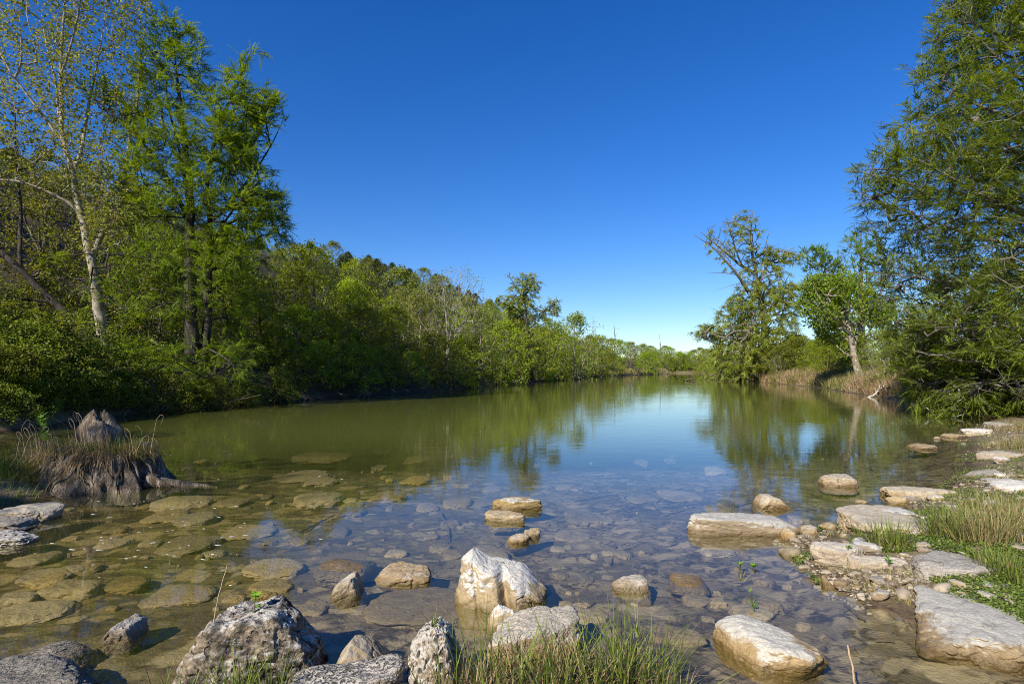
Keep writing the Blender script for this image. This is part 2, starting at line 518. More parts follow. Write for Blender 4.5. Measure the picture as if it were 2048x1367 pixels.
def ground_mat(name='riverbed_and_banks', stone=False):
    m, nt, out, N, L = newmat(name)
    geo = N('NewGeometry')
    P = geo.outputs['Position']
    s = N('SeparateXYZ')
    L(P, s.inputs[0])
    z, yy, xx = s.outputs['Z'], s.outputs['Y'], s.outputs['X']
    # silt with dark detritus
    fl = mapping(N, L, P, (1.0, 1.0, 1.0))
    n1 = noise(N, L, fl, 2.6, 6, 0.62, 0.6)
    n2 = noise(N, L, fl, 9.0, 6, 0.7, 1.2)
    n3 = noise(N, L, fl, 40.0, 3, 0.6)
    silt = ramp_out(N, L, n1, [(0.33, (0.10, 0.077, 0.053)), (0.48, (0.25, 0.20, 0.14)), (0.66, (0.44, 0.36, 0.255))])
    det = ramp_out(N, L, n2, [(0.40, 1.0), (0.54, 0.0)])
    silt = mixc(N, L, mathn(N, L, 'MULTIPLY', det, 0.88), silt, (0.045, 0.035, 0.026))
    # fine dark threads of drowned grass
    wv = N('TexNoise')
    wv.inputs['Scale'].default_value = 7.0
    wv.inputs['Detail'].default_value = 3.0
    wv.inputs['Distortion'].default_value = 3.0
    L(fl, wv.inputs['Vector'])
    th = ramp_out(N, L, wv.outputs['Fac'], [(0.475, 0.0), (0.497, 1.0), (0.52, 0.0)])
    silt = mixc(N, L, mathn(N, L, 'MULTIPLY', th, 0.55), silt, (0.025, 0.021, 0.017))
    # algae, streaked along the current on the left side
    fa = mapping(N, L, P, (0.65, 2.6, 1.0), (0, 0, -0.35))
    a1 = noise(N, L, fa, 1.7, 6, 0.7, 0.8)
    a2 = noise(N, L, fa, 5.0, 5, 0.7, 0.5)
    alg = ramp_out(N, L, a1, [(0.36, (0.03, 0.026, 0.009)), (0.46, (0.11, 0.078, 0.022)), (0.56, (0.17, 0.15, 0.042)), (0.68, (0.34, 0.28, 0.14))])
    alg = mixc(N, L, mathn(N, L, 'MULTIPLY', ramp_out(N, L, a2, [(0.40, 1.0), (0.52, 0.0)]), 0.75), alg, (0.035, 0.030, 0.012))
    # left / deep mask  (x + something < 0)
    lm = mathn(N, L, 'ADD', mathn(N, L, 'MULTIPLY', xx, -0.55), mathn(N, L, 'MULTIPLY', yy, 0.16))
    lm = mathn(N, L, 'ADD', lm, mathn(N, L, 'MULTIPLY', mathn(N, L, 'SUBTRACT', n1, 0.5), 2.5))
    lmf = N('MapRange')
    lmf.inputs['From Min'].default_value = 1.0
    lmf.inputs['From Max'].default_value = 2.4
    L(lm, lmf.inputs['Value'])
    bed = mixc(N, L, lmf.outputs[0], silt, alg)
    # cobbles sunk in the silt: each cell its own tone, dark gaps between, in patches
    vp = N('VectorMath', operation='ADD')
    L(P, vp.inputs[0])
    wob = N('TexNoise')
    wob.inputs['Scale'].default_value = 3.0
    L(P, wob.inputs['Vector'])
    wsc = N('VectorMath', operation='SCALE')
    L(wob.outputs['Color'], wsc.inputs[0])
    wsc.inputs['Scale'].default_value = 0.22
    L(wsc.outputs[0], vp.inputs[1])
    sq = mapping(N, L, vp.outputs[0], (1.0, 1.15, 0.0), (0, 0, -0.25))
    cobm = None
    for scl, lo in ((2.6, 0.50), (6.5, 0.47)):
        vc = N('TexVoronoi', feature='F1')
        vc.inputs['Scale'].default_value = scl
        L(sq, vc.inputs['Vector'])
        ve = N('TexVoronoi', feature='DISTANCE_TO_EDGE')
        ve.inputs['Scale'].default_value = scl
        L(sq, ve.inputs['Vector'])
        sepc = N('SeparateColor')
        L(vc.outputs['Color'], sepc.inputs[0])
        tone = ramp_out(N, L, sepc.outputs[0], [(0.0, (0.11, 0.09, 0.065)), (0.5, (0.27, 0.22, 0.155)), (1.0, (0.50, 0.42, 0.30))])
        inside_ = ramp_out(N, L, mathn(N, L, 'ADD', ve.outputs['Distance'], mathn(N, L, 'MULTIPLY', mathn(N, L, 'SUBTRACT', n2, 0.5), 0.22)), [(0.05, 0.0), (0.16, 1.0)])
        pick = mathn(N, L, 'GREATER_THAN', sepc.outputs[1], lo)
        k = mathn(N, L, 'MULTIPLY', mathn(N, L, 'MULTIPLY', inside_, pick), 0.78)
        tl = mixc(N, L, lmf.outputs[0], tone, mixc(N, L, 1.0, tone, (0.95, 0.87, 0.55), 'MULTIPLY'))
        bed = mixc(N, L, k, bed, tl)
    if stone:
        st = mixc(N, L, n2, (0.25, 0.20, 0.14), (0.50, 0.41, 0.285))
        st = mixc(N, L, lmf.outputs[0], st, mixc(N, L, 1.0, st, (0.96, 0.88, 0.60), 'MULTIPLY'))
        oi = N('ObjectInfo')
        hv = N('HueSaturation')
        L(st, hv.inputs['Color'])
        L(mathn(N, L, 'ADD', mathn(N, L, 'MULTIPLY', oi.outputs['Random'], 0.75), 0.55), hv.inputs['Value'])
        L(mathn(N, L, 'ADD', mathn(N, L, 'MULTIPLY', mathn(N, L, 'FRACT', mathn(N, L, 'MULTIPLY', oi.outputs['Random'], 5.7)), 0.5), 0.7), hv.inputs['Saturation'])
        bed = mixc(N, L, ramp_out(N, L, n1, [(0.30, 0.35), (0.55, 0.9)]), bed, hv.outputs[0])
    # deep: green mud
    dm = N('MapRange')
    dm.inputs['From Min'].default_value = -0.35
    dm.inputs['From Max'].default_value = -0.8
    L(z, dm.inputs['Value'])
    bed = mixc(N, L, dm.outputs[0], bed, mixc(N, L, n2, (0.07, 0.075, 0.02), (0.16, 0.15, 0.045)))
    bed = mixc(N, L, 1.0, bed, (0.84, 0.77, 0.68), 'MULTIPLY')
    # banks
    g1 = noise(N, L, P, 3.0, 6, 0.65)
    g2 = noise(N, L, P, 28.0, 4, 0.65)
    near = ramp_out(N, L, g1, [(0.35, (0.10, 0.07, 0.046)), (0.50, (0.25, 0.19, 0.13)), (0.62, (0.15, 0.15, 0.045)), (0.75, (0.36, 0.30, 0.21))])
    near = mixc(N, L, 0.7, near, ramp_out(N, L, g2, [(0.3, 0.5), (0.7, 1.3)]), 'MULTIPLY')
    far_ = ramp_out(N, L, g1, [(0.3, (0.10, 0.085, 0.04)), (0.5, (0.22, 0.17, 0.10)), (0.7, (0.15, 0.16, 0.05))])
    litter = ramp_out(N, L, g1, [(0.3, (0.030, 0.025, 0.017)), (0.6, (0.07, 0.055, 0.035)), (0.75, (0.06, 0.07, 0.02))])
    fy = N('MapRange')
    fy.inputs['From Min'].default_value = 14
    fy.inputs['From Max'].default_value = 24
    L(yy, fy.inputs['Value'])
    bank = mixc(N, L, fy.outputs[0], near, far_)
    lf = N('MapRange')
    lf.inputs['From Min'].default_value = 2.0
    lf.inputs['From Max'].default_value = -2.0
    L(mathn(N, L, 'SUBTRACT', xx, mathn(N, L, 'MULTIPLY', mathn(N, L, 'SUBTRACT', yy, 8.0), 0.27)), lf.inputs['Value'])
    bank = mixc(N, L, mathn(N, L, 'MULTIPLY', lf.outputs[0], fy.outputs[0]), bank, litter)
    # wet mud just above water
    wm = N('MapRange')
    wm.inputs['From Min'].default_value = 0.02
    wm.inputs['From Max'].default_value = 0.11
    L(mathn(N, L, 'ADD', z, mathn(N, L, 'MULTIPLY', mathn(N, L, 'SUBTRACT', n2, 0.5), 0.09)), wm.inputs['Value'])
    bank = mixc(N, L, wm.outputs[0], mixc(N, L, 1.0, bank, (0.42, 0.38, 0.34), 'MULTIPLY'), bank)
    um = N('MapRange')
    um.inputs['From Min'].default_value = -0.012
    um.inputs['From Max'].default_value = 0.012
    L(z, um.inputs['Value'])
    col = mixc(N, L, um.outputs[0], bed, bank)
    b = N('BsdfPrincipled')
    L(col, b.inputs['Base Color'])
    L(mathn(N, L, 'ADD', mathn(N, L, 'MULTIPLY', wm.outputs[0], 0.4), 0.5), b.inputs['Roughness'])
    b.inputs['Specular IOR Level'].default_value = 0.25
    bp = N('Bump')
    bp.inputs['Strength'].default_value = 0.7
    bp.inputs['Distance'].default_value = 0.04
    L(mathn(N, L, 'ADD', mathn(N, L, 'MULTIPLY', n2, 0.8), mathn(N, L, 'MULTIPLY', n3, 0.35)), bp.inputs['Height'])
    L(bp.outputs[0], b.inputs['Normal'])
    L(b.outputs[0], out.inputs[0])
    return m

g = MB()
g.add(np.stack([GX.ravel(), GY.ravel(), GZ], -1), quads)
M['ground'] = ground_mat()
ground = tag(g.build('ground', M['ground'], smooth=True), kind='structure')

def water_mat():
    m, nt, out, N, L = newmat('river_water')
    geo = N('NewGeometry')
    P = geo.outputs['Position']
    s = N('SeparateXYZ')
    L(P, s.inputs[0])
    # ripples
    v1 = mapping(N, L, P, (1.0, 1.0, 1.0), (0, 0, 0.3))
    r1 = noise(N, L, mapping(N, L, P, (0.8, 1.6, 1.0), (0, 0, 0.25)), 1.6, 3, 0.5)
    r2 = noise(N, L, mapping(N, L, P, (1.0, 1.7, 1.0), (0, 0, -0.2)), 9.0, 3, 0.55)
    r3 = noise(N, L, v1, 0.35, 2, 0.5)
    patch = ramp_out(N, L, noise(N, L, mapping(N, L, P, (0.5, 1.4, 1.0)), 0.25, 3, 0.5), [(0.38, 0.25), (0.62, 1.0)])
    far = N('MapRange')
    far.inputs['From Min'].default_value = 3.0
    far.inputs['From Max'].default_value = 14.0
    far.inputs['To Min'].default_value = 0.25
    L(s.outputs['Y'], far.inputs['Value'])
    h = mathn(N, L, 'ADD', mathn(N, L, 'MULTIPLY', r1, 0.55), mathn(N, L, 'MULTIPLY', mathn(N, L, 'MULTIPLY', r2, patch), 0.22))
    h = mathn(N, L, 'MULTIPLY', h, far.outputs[0])
    bp = N('Bump')
    bp.inputs['Strength'].default_value = 0.05
    bp.inputs['Distance'].default_value = 0.12
    L(h, bp.inputs['Height'])
    gl = N('BsdfGlossy')
    gl.inputs['Roughness'].default_value = 0.006
    gl.inputs['Color'].default_value = (0.95, 0.95, 0.95, 1)
    L(bp.outputs[0], gl.inputs['Normal'])
    # murk: opacity of the suspended silt along the slanting path to the bed
    dp = N('Attribute', attribute_name='tint')
    lw = N('LayerWeight')
    lw.inputs['Blend'].default_value = 0.5
    cosv = mathn(N, L, 'ADD', mathn(N, L, 'SUBTRACT', 1.0, lw.outputs['Facing']), 0.0)
    # Schlick reflectance, the same from above and below
    schl = mathn(N, L, 'ADD', mathn(N, L, 'MULTIPLY', mathn(N, L, 'POWER', lw.outputs['Facing'], 5.0), 0.98), 0.02)
    # inside water the ray is bent: cos' = sqrt(1-(1-cos^2)/1.77)
    c2 = mathn(N, L, 'MULTIPLY', cosv, cosv)
    cr = mathn(N, L, 'SQRT', mathn(N, L, 'SUBTRACT', 1.0, mathn(N, L, 'DIVIDE', mathn(N, L, 'SUBTRACT', 1.0, c2), 1.77)))
    path = mathn(N, L, 'DIVIDE', dp.outputs['Fac'], cr)
    op = mathn(N, L, 'SUBTRACT', 1.0, mathn(N, L, 'POWER', 2.718, mathn(N, L, 'MULTIPLY', mathn(N, L, 'POWER', path, 1.5), -1.1)))
    tr = N('BsdfTransparent')
    tr.inputs['Color'].default_value = (0.90, 0.92, 0.84, 1)
    df = N('BsdfDiffuse')
    df.inputs['Color'].default_value = (0.125, 0.135, 0.030, 1)
    nn = N('CombineXYZ')
    nn.inputs[2].default_value = 1.0
    body = N('MixShader')
    L(op, body.inputs[0])
    L(tr.outputs[0], body.inputs[1])
    L(df.outputs[0], body.inputs[2])
    mx = N('MixShader')
    L(schl, mx.inputs[0])
    L(body.outputs[0], mx.inputs[1])
    L(gl.outputs[0], mx.inputs[2])
    L(mx.outputs[0], out.inputs[0])
    return m

M['water'] = water_mat()
M['rock_under'] = ground_mat('silted_stone', True)
wz = GZ.reshape(ny, nx)
low = wz < 0.03
fm = (low[:-1, :-1] | low[:-1, 1:] | low[1:, 1:] | low[1:, :-1]).ravel()
yc = GY[:-1, :-1].ravel()
xc_ = GX[:-1, :-1].ravel()
fm &= (yc > -20) & (yc < 260) & (np.abs(xc_) < 120)
wq = quads[fm]
used, inv = np.unique(wq, return_inverse=True)
wm_ = MB()
wm_.add(np.stack([GX.ravel()[used], GY.ravel()[used], np.zeros(len(used))], -1), inv.reshape(-1, 4), np.maximum(-GZ[used], 0.0))
tag(wm_.build('water', M['water'], smooth=True), kind='structure')

# ------------------------------------------------------------------ tree building
def resample(pts, rad, seg):
    pts = np.asarray(pts, dtype=np.float64)
    d = np.concatenate([[0], np.cumsum(np.linalg.norm(np.diff(pts, axis=0), axis=1))])
    n = max(2, int(d[-1] / seg) + 1)
    t = np.linspace(0, d[-1], n)
    # smooth (catmull-like) by light relaxation
    p = np.stack([np.interp(t, d, pts[:, k]) for k in range(3)], -1)
    for _ in range(2):
        p[1:-1] = 0.5 * p[1:-1] + 0.25 * (p[:-2] + p[2:])
    rr = np.interp(t / d[-1], np.linspace(0, 1, len(rad)), rad)
    return p, rr

def tube(mb, p, r, sides=10, tint=0.5, rough=0.0, seed=0, flare=0.0):
    p = np.asarray(p, dtype=np.float64)
    t = norm(np.gradient(p, axis=0))
    ref = np.where(np.abs(t[:, 2:3]) > 0.9, np.array([[1.0, 0, 0]]), np.array([[0, 0, 1.0]]))
    # keep a consistent frame
    u = np.zeros_like(p)
    u0 = norm(np.cross(t[0], ref[0]))
    for i in range(len(p)):
        u0 = u0 - t[i] * np.dot(u0, t[i])
        u0 = u0 / max(np.linalg.norm(u0), 1e-9)
        u[i] = u0
    v = np.cross(t, u)
    a = np.arange(sides) * 2 * math.pi / sides
    R = np.asarray(r)[:, None] * np.ones((1, sides))
    if rough:
        q = np.stack([np.cos(a)[None] * 1.5 + 0 * R, np.sin(a)[None] * 1.5 + 0 * R, (np.arange(len(p)) * 0.35)[:, None] + 0 * R], -1)
        R = R * (1 + rough * vnoise(q * 1.3, seed))
    if flare:
        k = np.arange(len(p))
        lob = 1 + flare * np.exp(-k * 0.8)[:, None] * (0.8 + 0.8 * np.cos(a * 5 + seed)[None])
        R = R * lob
    ring = p[:, None] + R[..., None] * (np.cos(a)[None, :, None] * u[:, None] + np.sin(a)[None, :, None] * v[:, None])
    n = len(p)
    i = np.arange(n * sides).reshape(n, sides)
    f = np.stack([i[:-1], np.roll(i[:-1], -1, 1), np.roll(i[1:], -1, 1), i[1:]], -1).reshape(-1, 4)
    mb.add(ring.reshape(-1, 3), f, tint)

def frusta(mb, A, B, ra, rb, sides=4, tint=0.5):
    t = norm(B - A)
    ref = np.where(np.abs(t[:, 2:3]) > 0.9, np.array([[1.0, 0, 0]]), np.array([[0, 0, 1.0]]))
    u = norm(np.cross(t, ref))
    v = np.cross(t, u)
    a = np.arange(sides) * 2 * math.pi / sides
    c = np.cos(a)[None, :, None] * u[:, None] + np.sin(a)[None, :, None] * v[:, None]
    va = A[:, None] + c * ra[:, None, None]
    vb = B[:, None] + c * rb[:, None, None]
    vv = np.concatenate([va, vb], 1)
    n = len(A)
    base = (np.arange(n) * 2 * sides)[:, None]
    k = np.arange(sides)
    k2 = (k + 1) % sides
    f = np.stack([base + k, base + k2, base + sides + k2, base + sides + k], -1).reshape(-1, 4)
    mb.add(vv.reshape(-1, 3), f, tint)

class Tree:
    def __init__(s, rng, limbs, seg=0.45):
        """limbs: list of (pts, radii)"""
        s.rng = rng
        s.P = np.zeros((60000, 3))
        s.par = np.full(60000, -1, dtype=np.int64)
        s.R = np.zeros(60000)
        s.n = 0
        s.limbs = []
        for k, (pts, rad) in enumerate(limbs):
            p, r = resample(pts, rad, seg)
            if k > 0:
                j = int(np.argmin(np.linalg.norm(s.P[:s.n] - p[0], axis=1)))
                p[0] = s.P[j]
            else:
                j = -1
            p[1:-1] += rng.normal(0, 0.12 * np.minimum(r[1:-1], 0.25), (3, len(p) - 2)).T
            s.limbs.append((p, r))
            for i in range(len(p)):
                if k > 0 and i == 0:
                    prev = j
                    continue
                s.P[s.n] = p[i]
                s.R[s.n] = r[i]
                s.par[s.n] = j if i == 0 else prev
                prev = s.n
                s.n += 1
        s.nl = s.n

    def grow(s, tips, up=0.5, seg=0.4, sag=0.0, wig=0.12, minz=-99, reach=1e9):
        rng = s.rng
        lim = s.P[:s.nl]
        d = np.array([np.min(np.linalg.norm(lim - t, axis=1)) for t in tips])
        s.tips = []
        for ti in np.argsort(d):
            t = tips[ti]
            P = s.P[:s.n]
            v = t - P
            dd = np.linalg.norm(v, axis=1)
            hd = np.hypot(v[:, 0], v[:, 1])
            pen = np.maximum(0, up * hd - v[:, 2])
            cost = dd + 0.9 * pen + np.where(P[:, 2] < minz, 50, 0)
            j = int(np.argmin(cost))
            L = dd[j]
            if L < 0.05 or L > reach:
                continue
            n = max(1, int(L / seg))
            # initial direction follows the parent branch a little
            pd = P[j] - s.P[s.par[j]] if s.par[j] >= 0 else np.array([0, 0, 1.0])
            pd = pd / max(np.linalg.norm(pd), 1e-6)
            c = P[j] + pd * L * 0.25 + v[j] * 0.25 + np.array([0, 0, sag * L])
            u = np.linspace(0, 1, n + 1)[1:, None]
            q = (1 - u) ** 2 * P[j] + 2 * u * (1 - u) * c + u ** 2 * t
            q += rng.normal(0, wig * seg, q.shape) * (u * (1 - u) * 4 + 0.3)
            prev = j
            for k in range(n):
                s.P[s.n] = q[k]
                s.par[s.n] = prev
                prev = s.n
                s.n += 1
            s.tips.append(prev)
        n = s.n
        cnt = np.zeros(n)
        cnt[s.tips] = 1
        for i in range(n - 1, -1, -1):
            if s.par[i] >= 0:
                cnt[s.par[i]] += cnt[i]
        s.cnt = cnt

    def wood(s, mb, rtip=0.006, power=0.5, sides_limb=10, flare=0.0, rough=0.12):
        n = s.n
        r = rtip * np.maximum(s.cnt[:n], 1) ** power
        r[:s.nl] = np.where(s.nl > 0, np.maximum(s.R[:s.nl], 0.6 * np.minimum(r[:s.nl], s.R[:s.nl] + 0.02)), r[:s.nl])
        for k, (p, rr) in enumerate(s.limbs):
            tube(mb, p, rr, sides_limb if rr[0] > 0.05 else 6, rough=rough, seed=k, flare=flare if k == 0 else 0)
        i = np.arange(s.nl, n)
        j = s.par[i]
        ra = np.minimum(r[j], r[i] * 1.6)
        big = r[i] > 0.03
        for sel, sd in ((big, 6), (~big, 3)):
            if sel.any():
                frusta(mb, s.P[j[sel]], s.P[i[sel]], ra[sel], r[i[sel]], sd)

    def leafnodes(s, maxcnt=2, limbr=0.028):
        i = np.arange(1, s.n)
        i = i[(s.par[i] >= 0) & (s.cnt[i] <= maxcnt) & ((i >= s.nl) | (s.R[i] < limbr))]
        d = norm(s.P[i] - s.P[s.par[i]])
        return s.P[i], d

def rhombs(mb, c, d, nrm, L, W, tint):
    sd = norm(np.cross(d, nrm))
    L = np.asarray(L)[:, None]
    W = np.asarray(W)[:, None]
    v = np.stack([c, c + d * L * 0.45 + sd * W * 0.5, c + d * L, c + d * L * 0.45 - sd * W * 0.5], 1)
    f = (np.arange(len(c)) * 4)[:, None] + np.arange(4)[None]
    mb.add(v.reshape(-1, 3), f, np.repeat(tint, 4))

def broad_leaves(mb, rng, P, D, per, L, W, spread=0.25, droop=0.2, twigs=None, tl=0.3):
    """per leaves about each node, on short side twigs"""
    n = len(P)
    k = rng.poisson(per, n)
    idx = np.repeat(np.arange(n), k)
    m = len(idx)
    ct = rng.random(n)[idx]
    td = norm(D[idx] * 0.7 + rng.normal(0, 0.8, (m, 3)) + np.array([0, 0, 0.15]))
    pos = P[idx] + td * (rng.random((m, 1)) ** 0.7) * spread + rng.normal(0, spread * 0.12, (m, 3))
    ld = norm(td * 0.5 + rng.normal(0, 0.7, (m, 3)) + np.array([0, 0, -droop]))
    nr = norm(rng.normal(0, 0.6, (m, 3)) + np.array([-0.15, -0.1, 0.7]))
    s = rng.uniform(0.65, 1.25, m)
    rhombs(mb, pos, ld, nr, L * s, W * s, np.clip(0.5 * ct + 0.5 * rng.random(m), 0, 1))
    if twigs is not None and m:
        sel = rng.random(m) < 0.35
        a = P[idx][sel]
        frusta(twigs, a, pos[sel], np.full(sel.sum(), 0.004), np.full(sel.sum(), 0.002), 3)

def sprays(mb, rng, P, D, per, L, pairs=5, lw=0.028, ll=0.10, droop=0.25, flat=0.5, twigs=None, axis=None):
    """feathery cypress sprays: an axis with pairs of narrow leaflets"""
    n = len(P)
    k = rng.poisson(per, n)
    idx = np.repeat(np.arange(n), k)
    m = len(idx)
    ct = rng.random(n)[idx]
    d = D[idx] * 0.9 + rng.normal(0, 0.48, (m, 3)) * np.array([1, 1, flat])
    d[:, 2] -= droop
    d = norm(d)
    base = P[idx] + rng.normal(0, 0.08, (m, 3))
    LL = L * rng.uniform(0.55, 1.3, m)
    up = norm(rng.normal(0, 0.35, (m, 3)) + np.array([0, 0, 1.0]))
    side = norm(np.cross(d, up))
    tt = np.clip(0.55 * ct + 0.45 * rng.random(m), 0, 1)
    rhombs(mb, base, d, up, LL, np.full(m, lw), tt)
    for i in range(pairs):
        u = (i + 0.6) / pairs
        c = base + d * (LL * u)[:, None] + np.array([0, 0, -0.12]) * (u * u * LL)[:, None]
        sz = ll * (1.15 - 0.75 * u) * rng.uniform(0.7, 1.3, m)
        for sg in (-1, 1):
            dd = norm(d * 0.75 + sg * side * 0.85 + rng.normal(0, 0.18, (m, 3)))
            rhombs(mb, c, dd, up, sz, np.full(m, lw), np.clip(tt + rng.normal(0, 0.08, m), 0, 1))
    if twigs is not None and m:
        frusta(twigs, base, base + d * (LL * 0.8)[:, None], np.full(m, 0.004), np.full(m, 0.002), 3)

def envelope(rng, lobes, y0, n, depth=0.85, shell=0.45, gap=0.0, gscale=0.6, seed=0, dy=0.0):
    """points inside lobes; a lobe is (weight, [(py, pxl, pxr), ...]) measured on the photo and carried to distance y0"""
    out = []
    tot = sum(l[0] for l in lobes)
    for wgt, pr in lobes:
        pr = sorted(pr, key=lambda q: -q[0])
        z = np.array([H - (q[0] - HZ) / F * y0 for q in pr])
        xl = np.array([(q[1] - CX) / F * y0 for q in pr])
        xr = np.array([(q[2] - CX) / F * y0 for q in pr])
        want = int(n * wgt / tot)
        zz = np.linspace(z[0], z[-1], 200)
        wd = np.maximum(np.interp(zz, z, xr) - np.interp(zz, z, xl), 0.02)
        cdf = np.cumsum(wd ** 1.3)
        cdf /= cdf[-1]
        got = 0
        while got < want:
            m = want * 3
            zs = np.interp(rng.random(m), cdf, zz)
            l, r = np.interp(zs, z, xl), np.interp(zs, z, xr)
            c, hw = (l + r) / 2, (r - l) / 2
            a = rng.random(m) * 2 * math.pi
            rr = rng.random(m) ** shell
            p = np.stack([c + hw * rr * np.cos(a), y0 + dy + hw * depth * rr * np.sin(a), zs], -1)
            if gap:
                p = p[fbm(p * gscale, seed + 3, 2) > gap - 0.35 + 0.0 * rng.random(len(p))]
            p = p[:want - got]
            out.append(p)
            got += len(p)
            if len(p) == 0:
                break
    return np.concatenate(out)

def pl(pts, y0, dys=None):
    """limb polyline measured on the photo at distance y0, with a depth offset per point"""
    dys = dys if dys is not None else [0] * len(pts)
    return [at(px, py, y0 + dy) if False else at(px, py, y0) + np.array([0, dy, 0]) for (px, py), dy in zip(pts, dys)]

def finish_tree(name, root_loc, wood_mb, crown_mb, bark, leaf, label, cat='tree', group=None, wood_name='trunk', crown_name='crown'):
    root = tag(empty(name, root_loc), label, cat, group)
    off = np.asarray(root_loc, dtype=np.float64)
    for mb in (wood_mb, crown_mb):
        if mb is not None:
            mb.v = [v - off for v in mb.v]
    if wood_mb is not None and wood_mb.v:
        wood_mb.build(wood_name, bark, root, smooth=True)
    if crown_mb is not None and crown_mb.v:
        crown_mb.build(crown_name, leaf, root)
    return root

def copy_tree(o, loc, rz, scl, label=None, group=None):
    r = o.copy()
    COL.objects.link(r)
    r.location = [float(v) for v in loc]
    r.rotation_euler = (0, 0, rz)
    r.scale = scl
    if label:
        r['label'] = label
    if group:
        r['group'] = group
    for ch in o.children:
        c = ch.copy()
        COL.objects.link(c)
        c.parent = r
        c.matrix_parent_inverse = ch.matrix_parent_inverse.copy()
    return r

# ------------------------------------------------------------------ the trees one can tell apart
def left_cypress():
    rng = np.random.default_rng(11)
    y0 = 25.0
    limbs = [
        (pl([(392, 815), (388, 770), (384, 700), (380, 620), (380, 540), (376, 470), (374, 400), (372, 330), (362, 220), (350, 120), (345, 50)], y0,
            [0, 0, 0, 0, .1, .2, .2, .1, 0, 0, 0]), [0.62, 0.36, 0.29, 0.25, 0.22, 0.18, 0.15, 0.11, 0.07, 0.035, 0.012]),
        (pl([(396, 760), (404, 690), (406, 600), (405, 520), (410, 440), (402, 370), (420, 290), (450, 220), (485, 160), (508, 110)], y0,
            [0, .3, .4, .4, .5, .4, .2, 0, -.2, -.3]), [0.28, 0.20, 0.17, 0.15, 0.12, 0.09, 0.065, 0.045, 0.03, 0.010]),
        (pl([(374, 440), (345, 370), (305, 300), (265, 255), (225, 222), (196, 190)], y0, [.2, .0, -.4, -.8, -1.1, -1.3]), [0.12, 0.09, 0.065, 0.05, 0.03, 0.01]),
        (pl([(374, 400), (350, 330), (328, 260), (300, 190), (290, 120)], y0, [.2, .6, 1.0, 1.3, 1.5]), [0.10, 0.08, 0.055, 0.04, 0.012]),
        (pl([(410, 440), (440, 400), (480, 340), (520, 270), (545, 215)], y0, [.4, .8, 1.0, 1.2, 1.2]), [0.09, 0.07, 0.05, 0.03, 0.01]),
        (pl([(380, 560), (340, 530), (290, 520), (230, 525), (170, 535)], y0, [0, -.8, -1.4, -1.9, -2.2]), [0.07, 0.055, 0.04, 0.03, 0.01]),
        (pl([(405, 500), (450, 450), (500, 400), (545, 370)], y0, [.4, -.2, -.6, -1.0]), [0.07, 0.05, 0.035, 0.01]),
        (pl([(384, 690), (340, 700), (280, 715), (220, 735), (160, 745)], y0, [0, -.8, -1.6, -2.4, -2.9]), [0.06, 0.05, 0.04, 0.03, 0.01]),
        (pl([(404, 690), (440, 700), (490, 720), (520, 745)], y0, [0, -.8, -1.4, -1.9]), [0.06, 0.045, 0.03, 0.01]),
    ]
    lobes = [
        (1.0, [(22, 335, 358), (45, 300, 385), (90, 280, 405), (150, 275, 425), (200, 270, 455), (260, 262, 500), (330, 255, 530), (400, 255, 545), (440, 262, 560)]),
        (0.45, [(92, 492, 524), (125, 470, 535), (180, 450, 548), (240, 430, 553), (300, 420, 545), (340, 420, 550)]),
        (0.10, [(165, 188, 205), (190, 190, 240), (230, 205, 280), (270, 240, 310)]),
        (0.40, [(380, 430, 560), (430, 420, 572), (480, 420, 572), (530, 420, 545)]),
        (0.45, [(480, 250, 540), (560, 200, 540), (640, 190, 520)]),
        (0.75, [(690, 190, 520), (720, 140, 540), (750, 120, 510), (785, 250, 440)]),
    ]
    tips = envelope(rng, lobes, y0, 2100, 0.8, 0.55, 0.16, 0.55, 4)
    low = tips[:, 2] < 2.2
    tips[low, 1] -= rng.uniform(0.2, 2.2, low.sum())
    t = Tree(rng, limbs)
    t.grow(tips, up=0.30, seg=0.35, sag=0.06, minz=1.2)
    wmb, cmb = MB(), MB()
    t.wood(wmb, 0.0075, 0.48, 12, flare=0.55)
    P, D = t.leafnodes(14)
    sprays(cmb, rng, P, D, 7.5, 0.56, 7, 0.033, 0.115, droop=0.10, flat=0.35, twigs=wmb)
    finish_tree('cypress_tree', at(392, 815, y0), wmb, cmb, M['bark_dark'], M['cypress'],
                'tall dark green bald cypress with twin trunks on the left bank beside the pale sycamore')

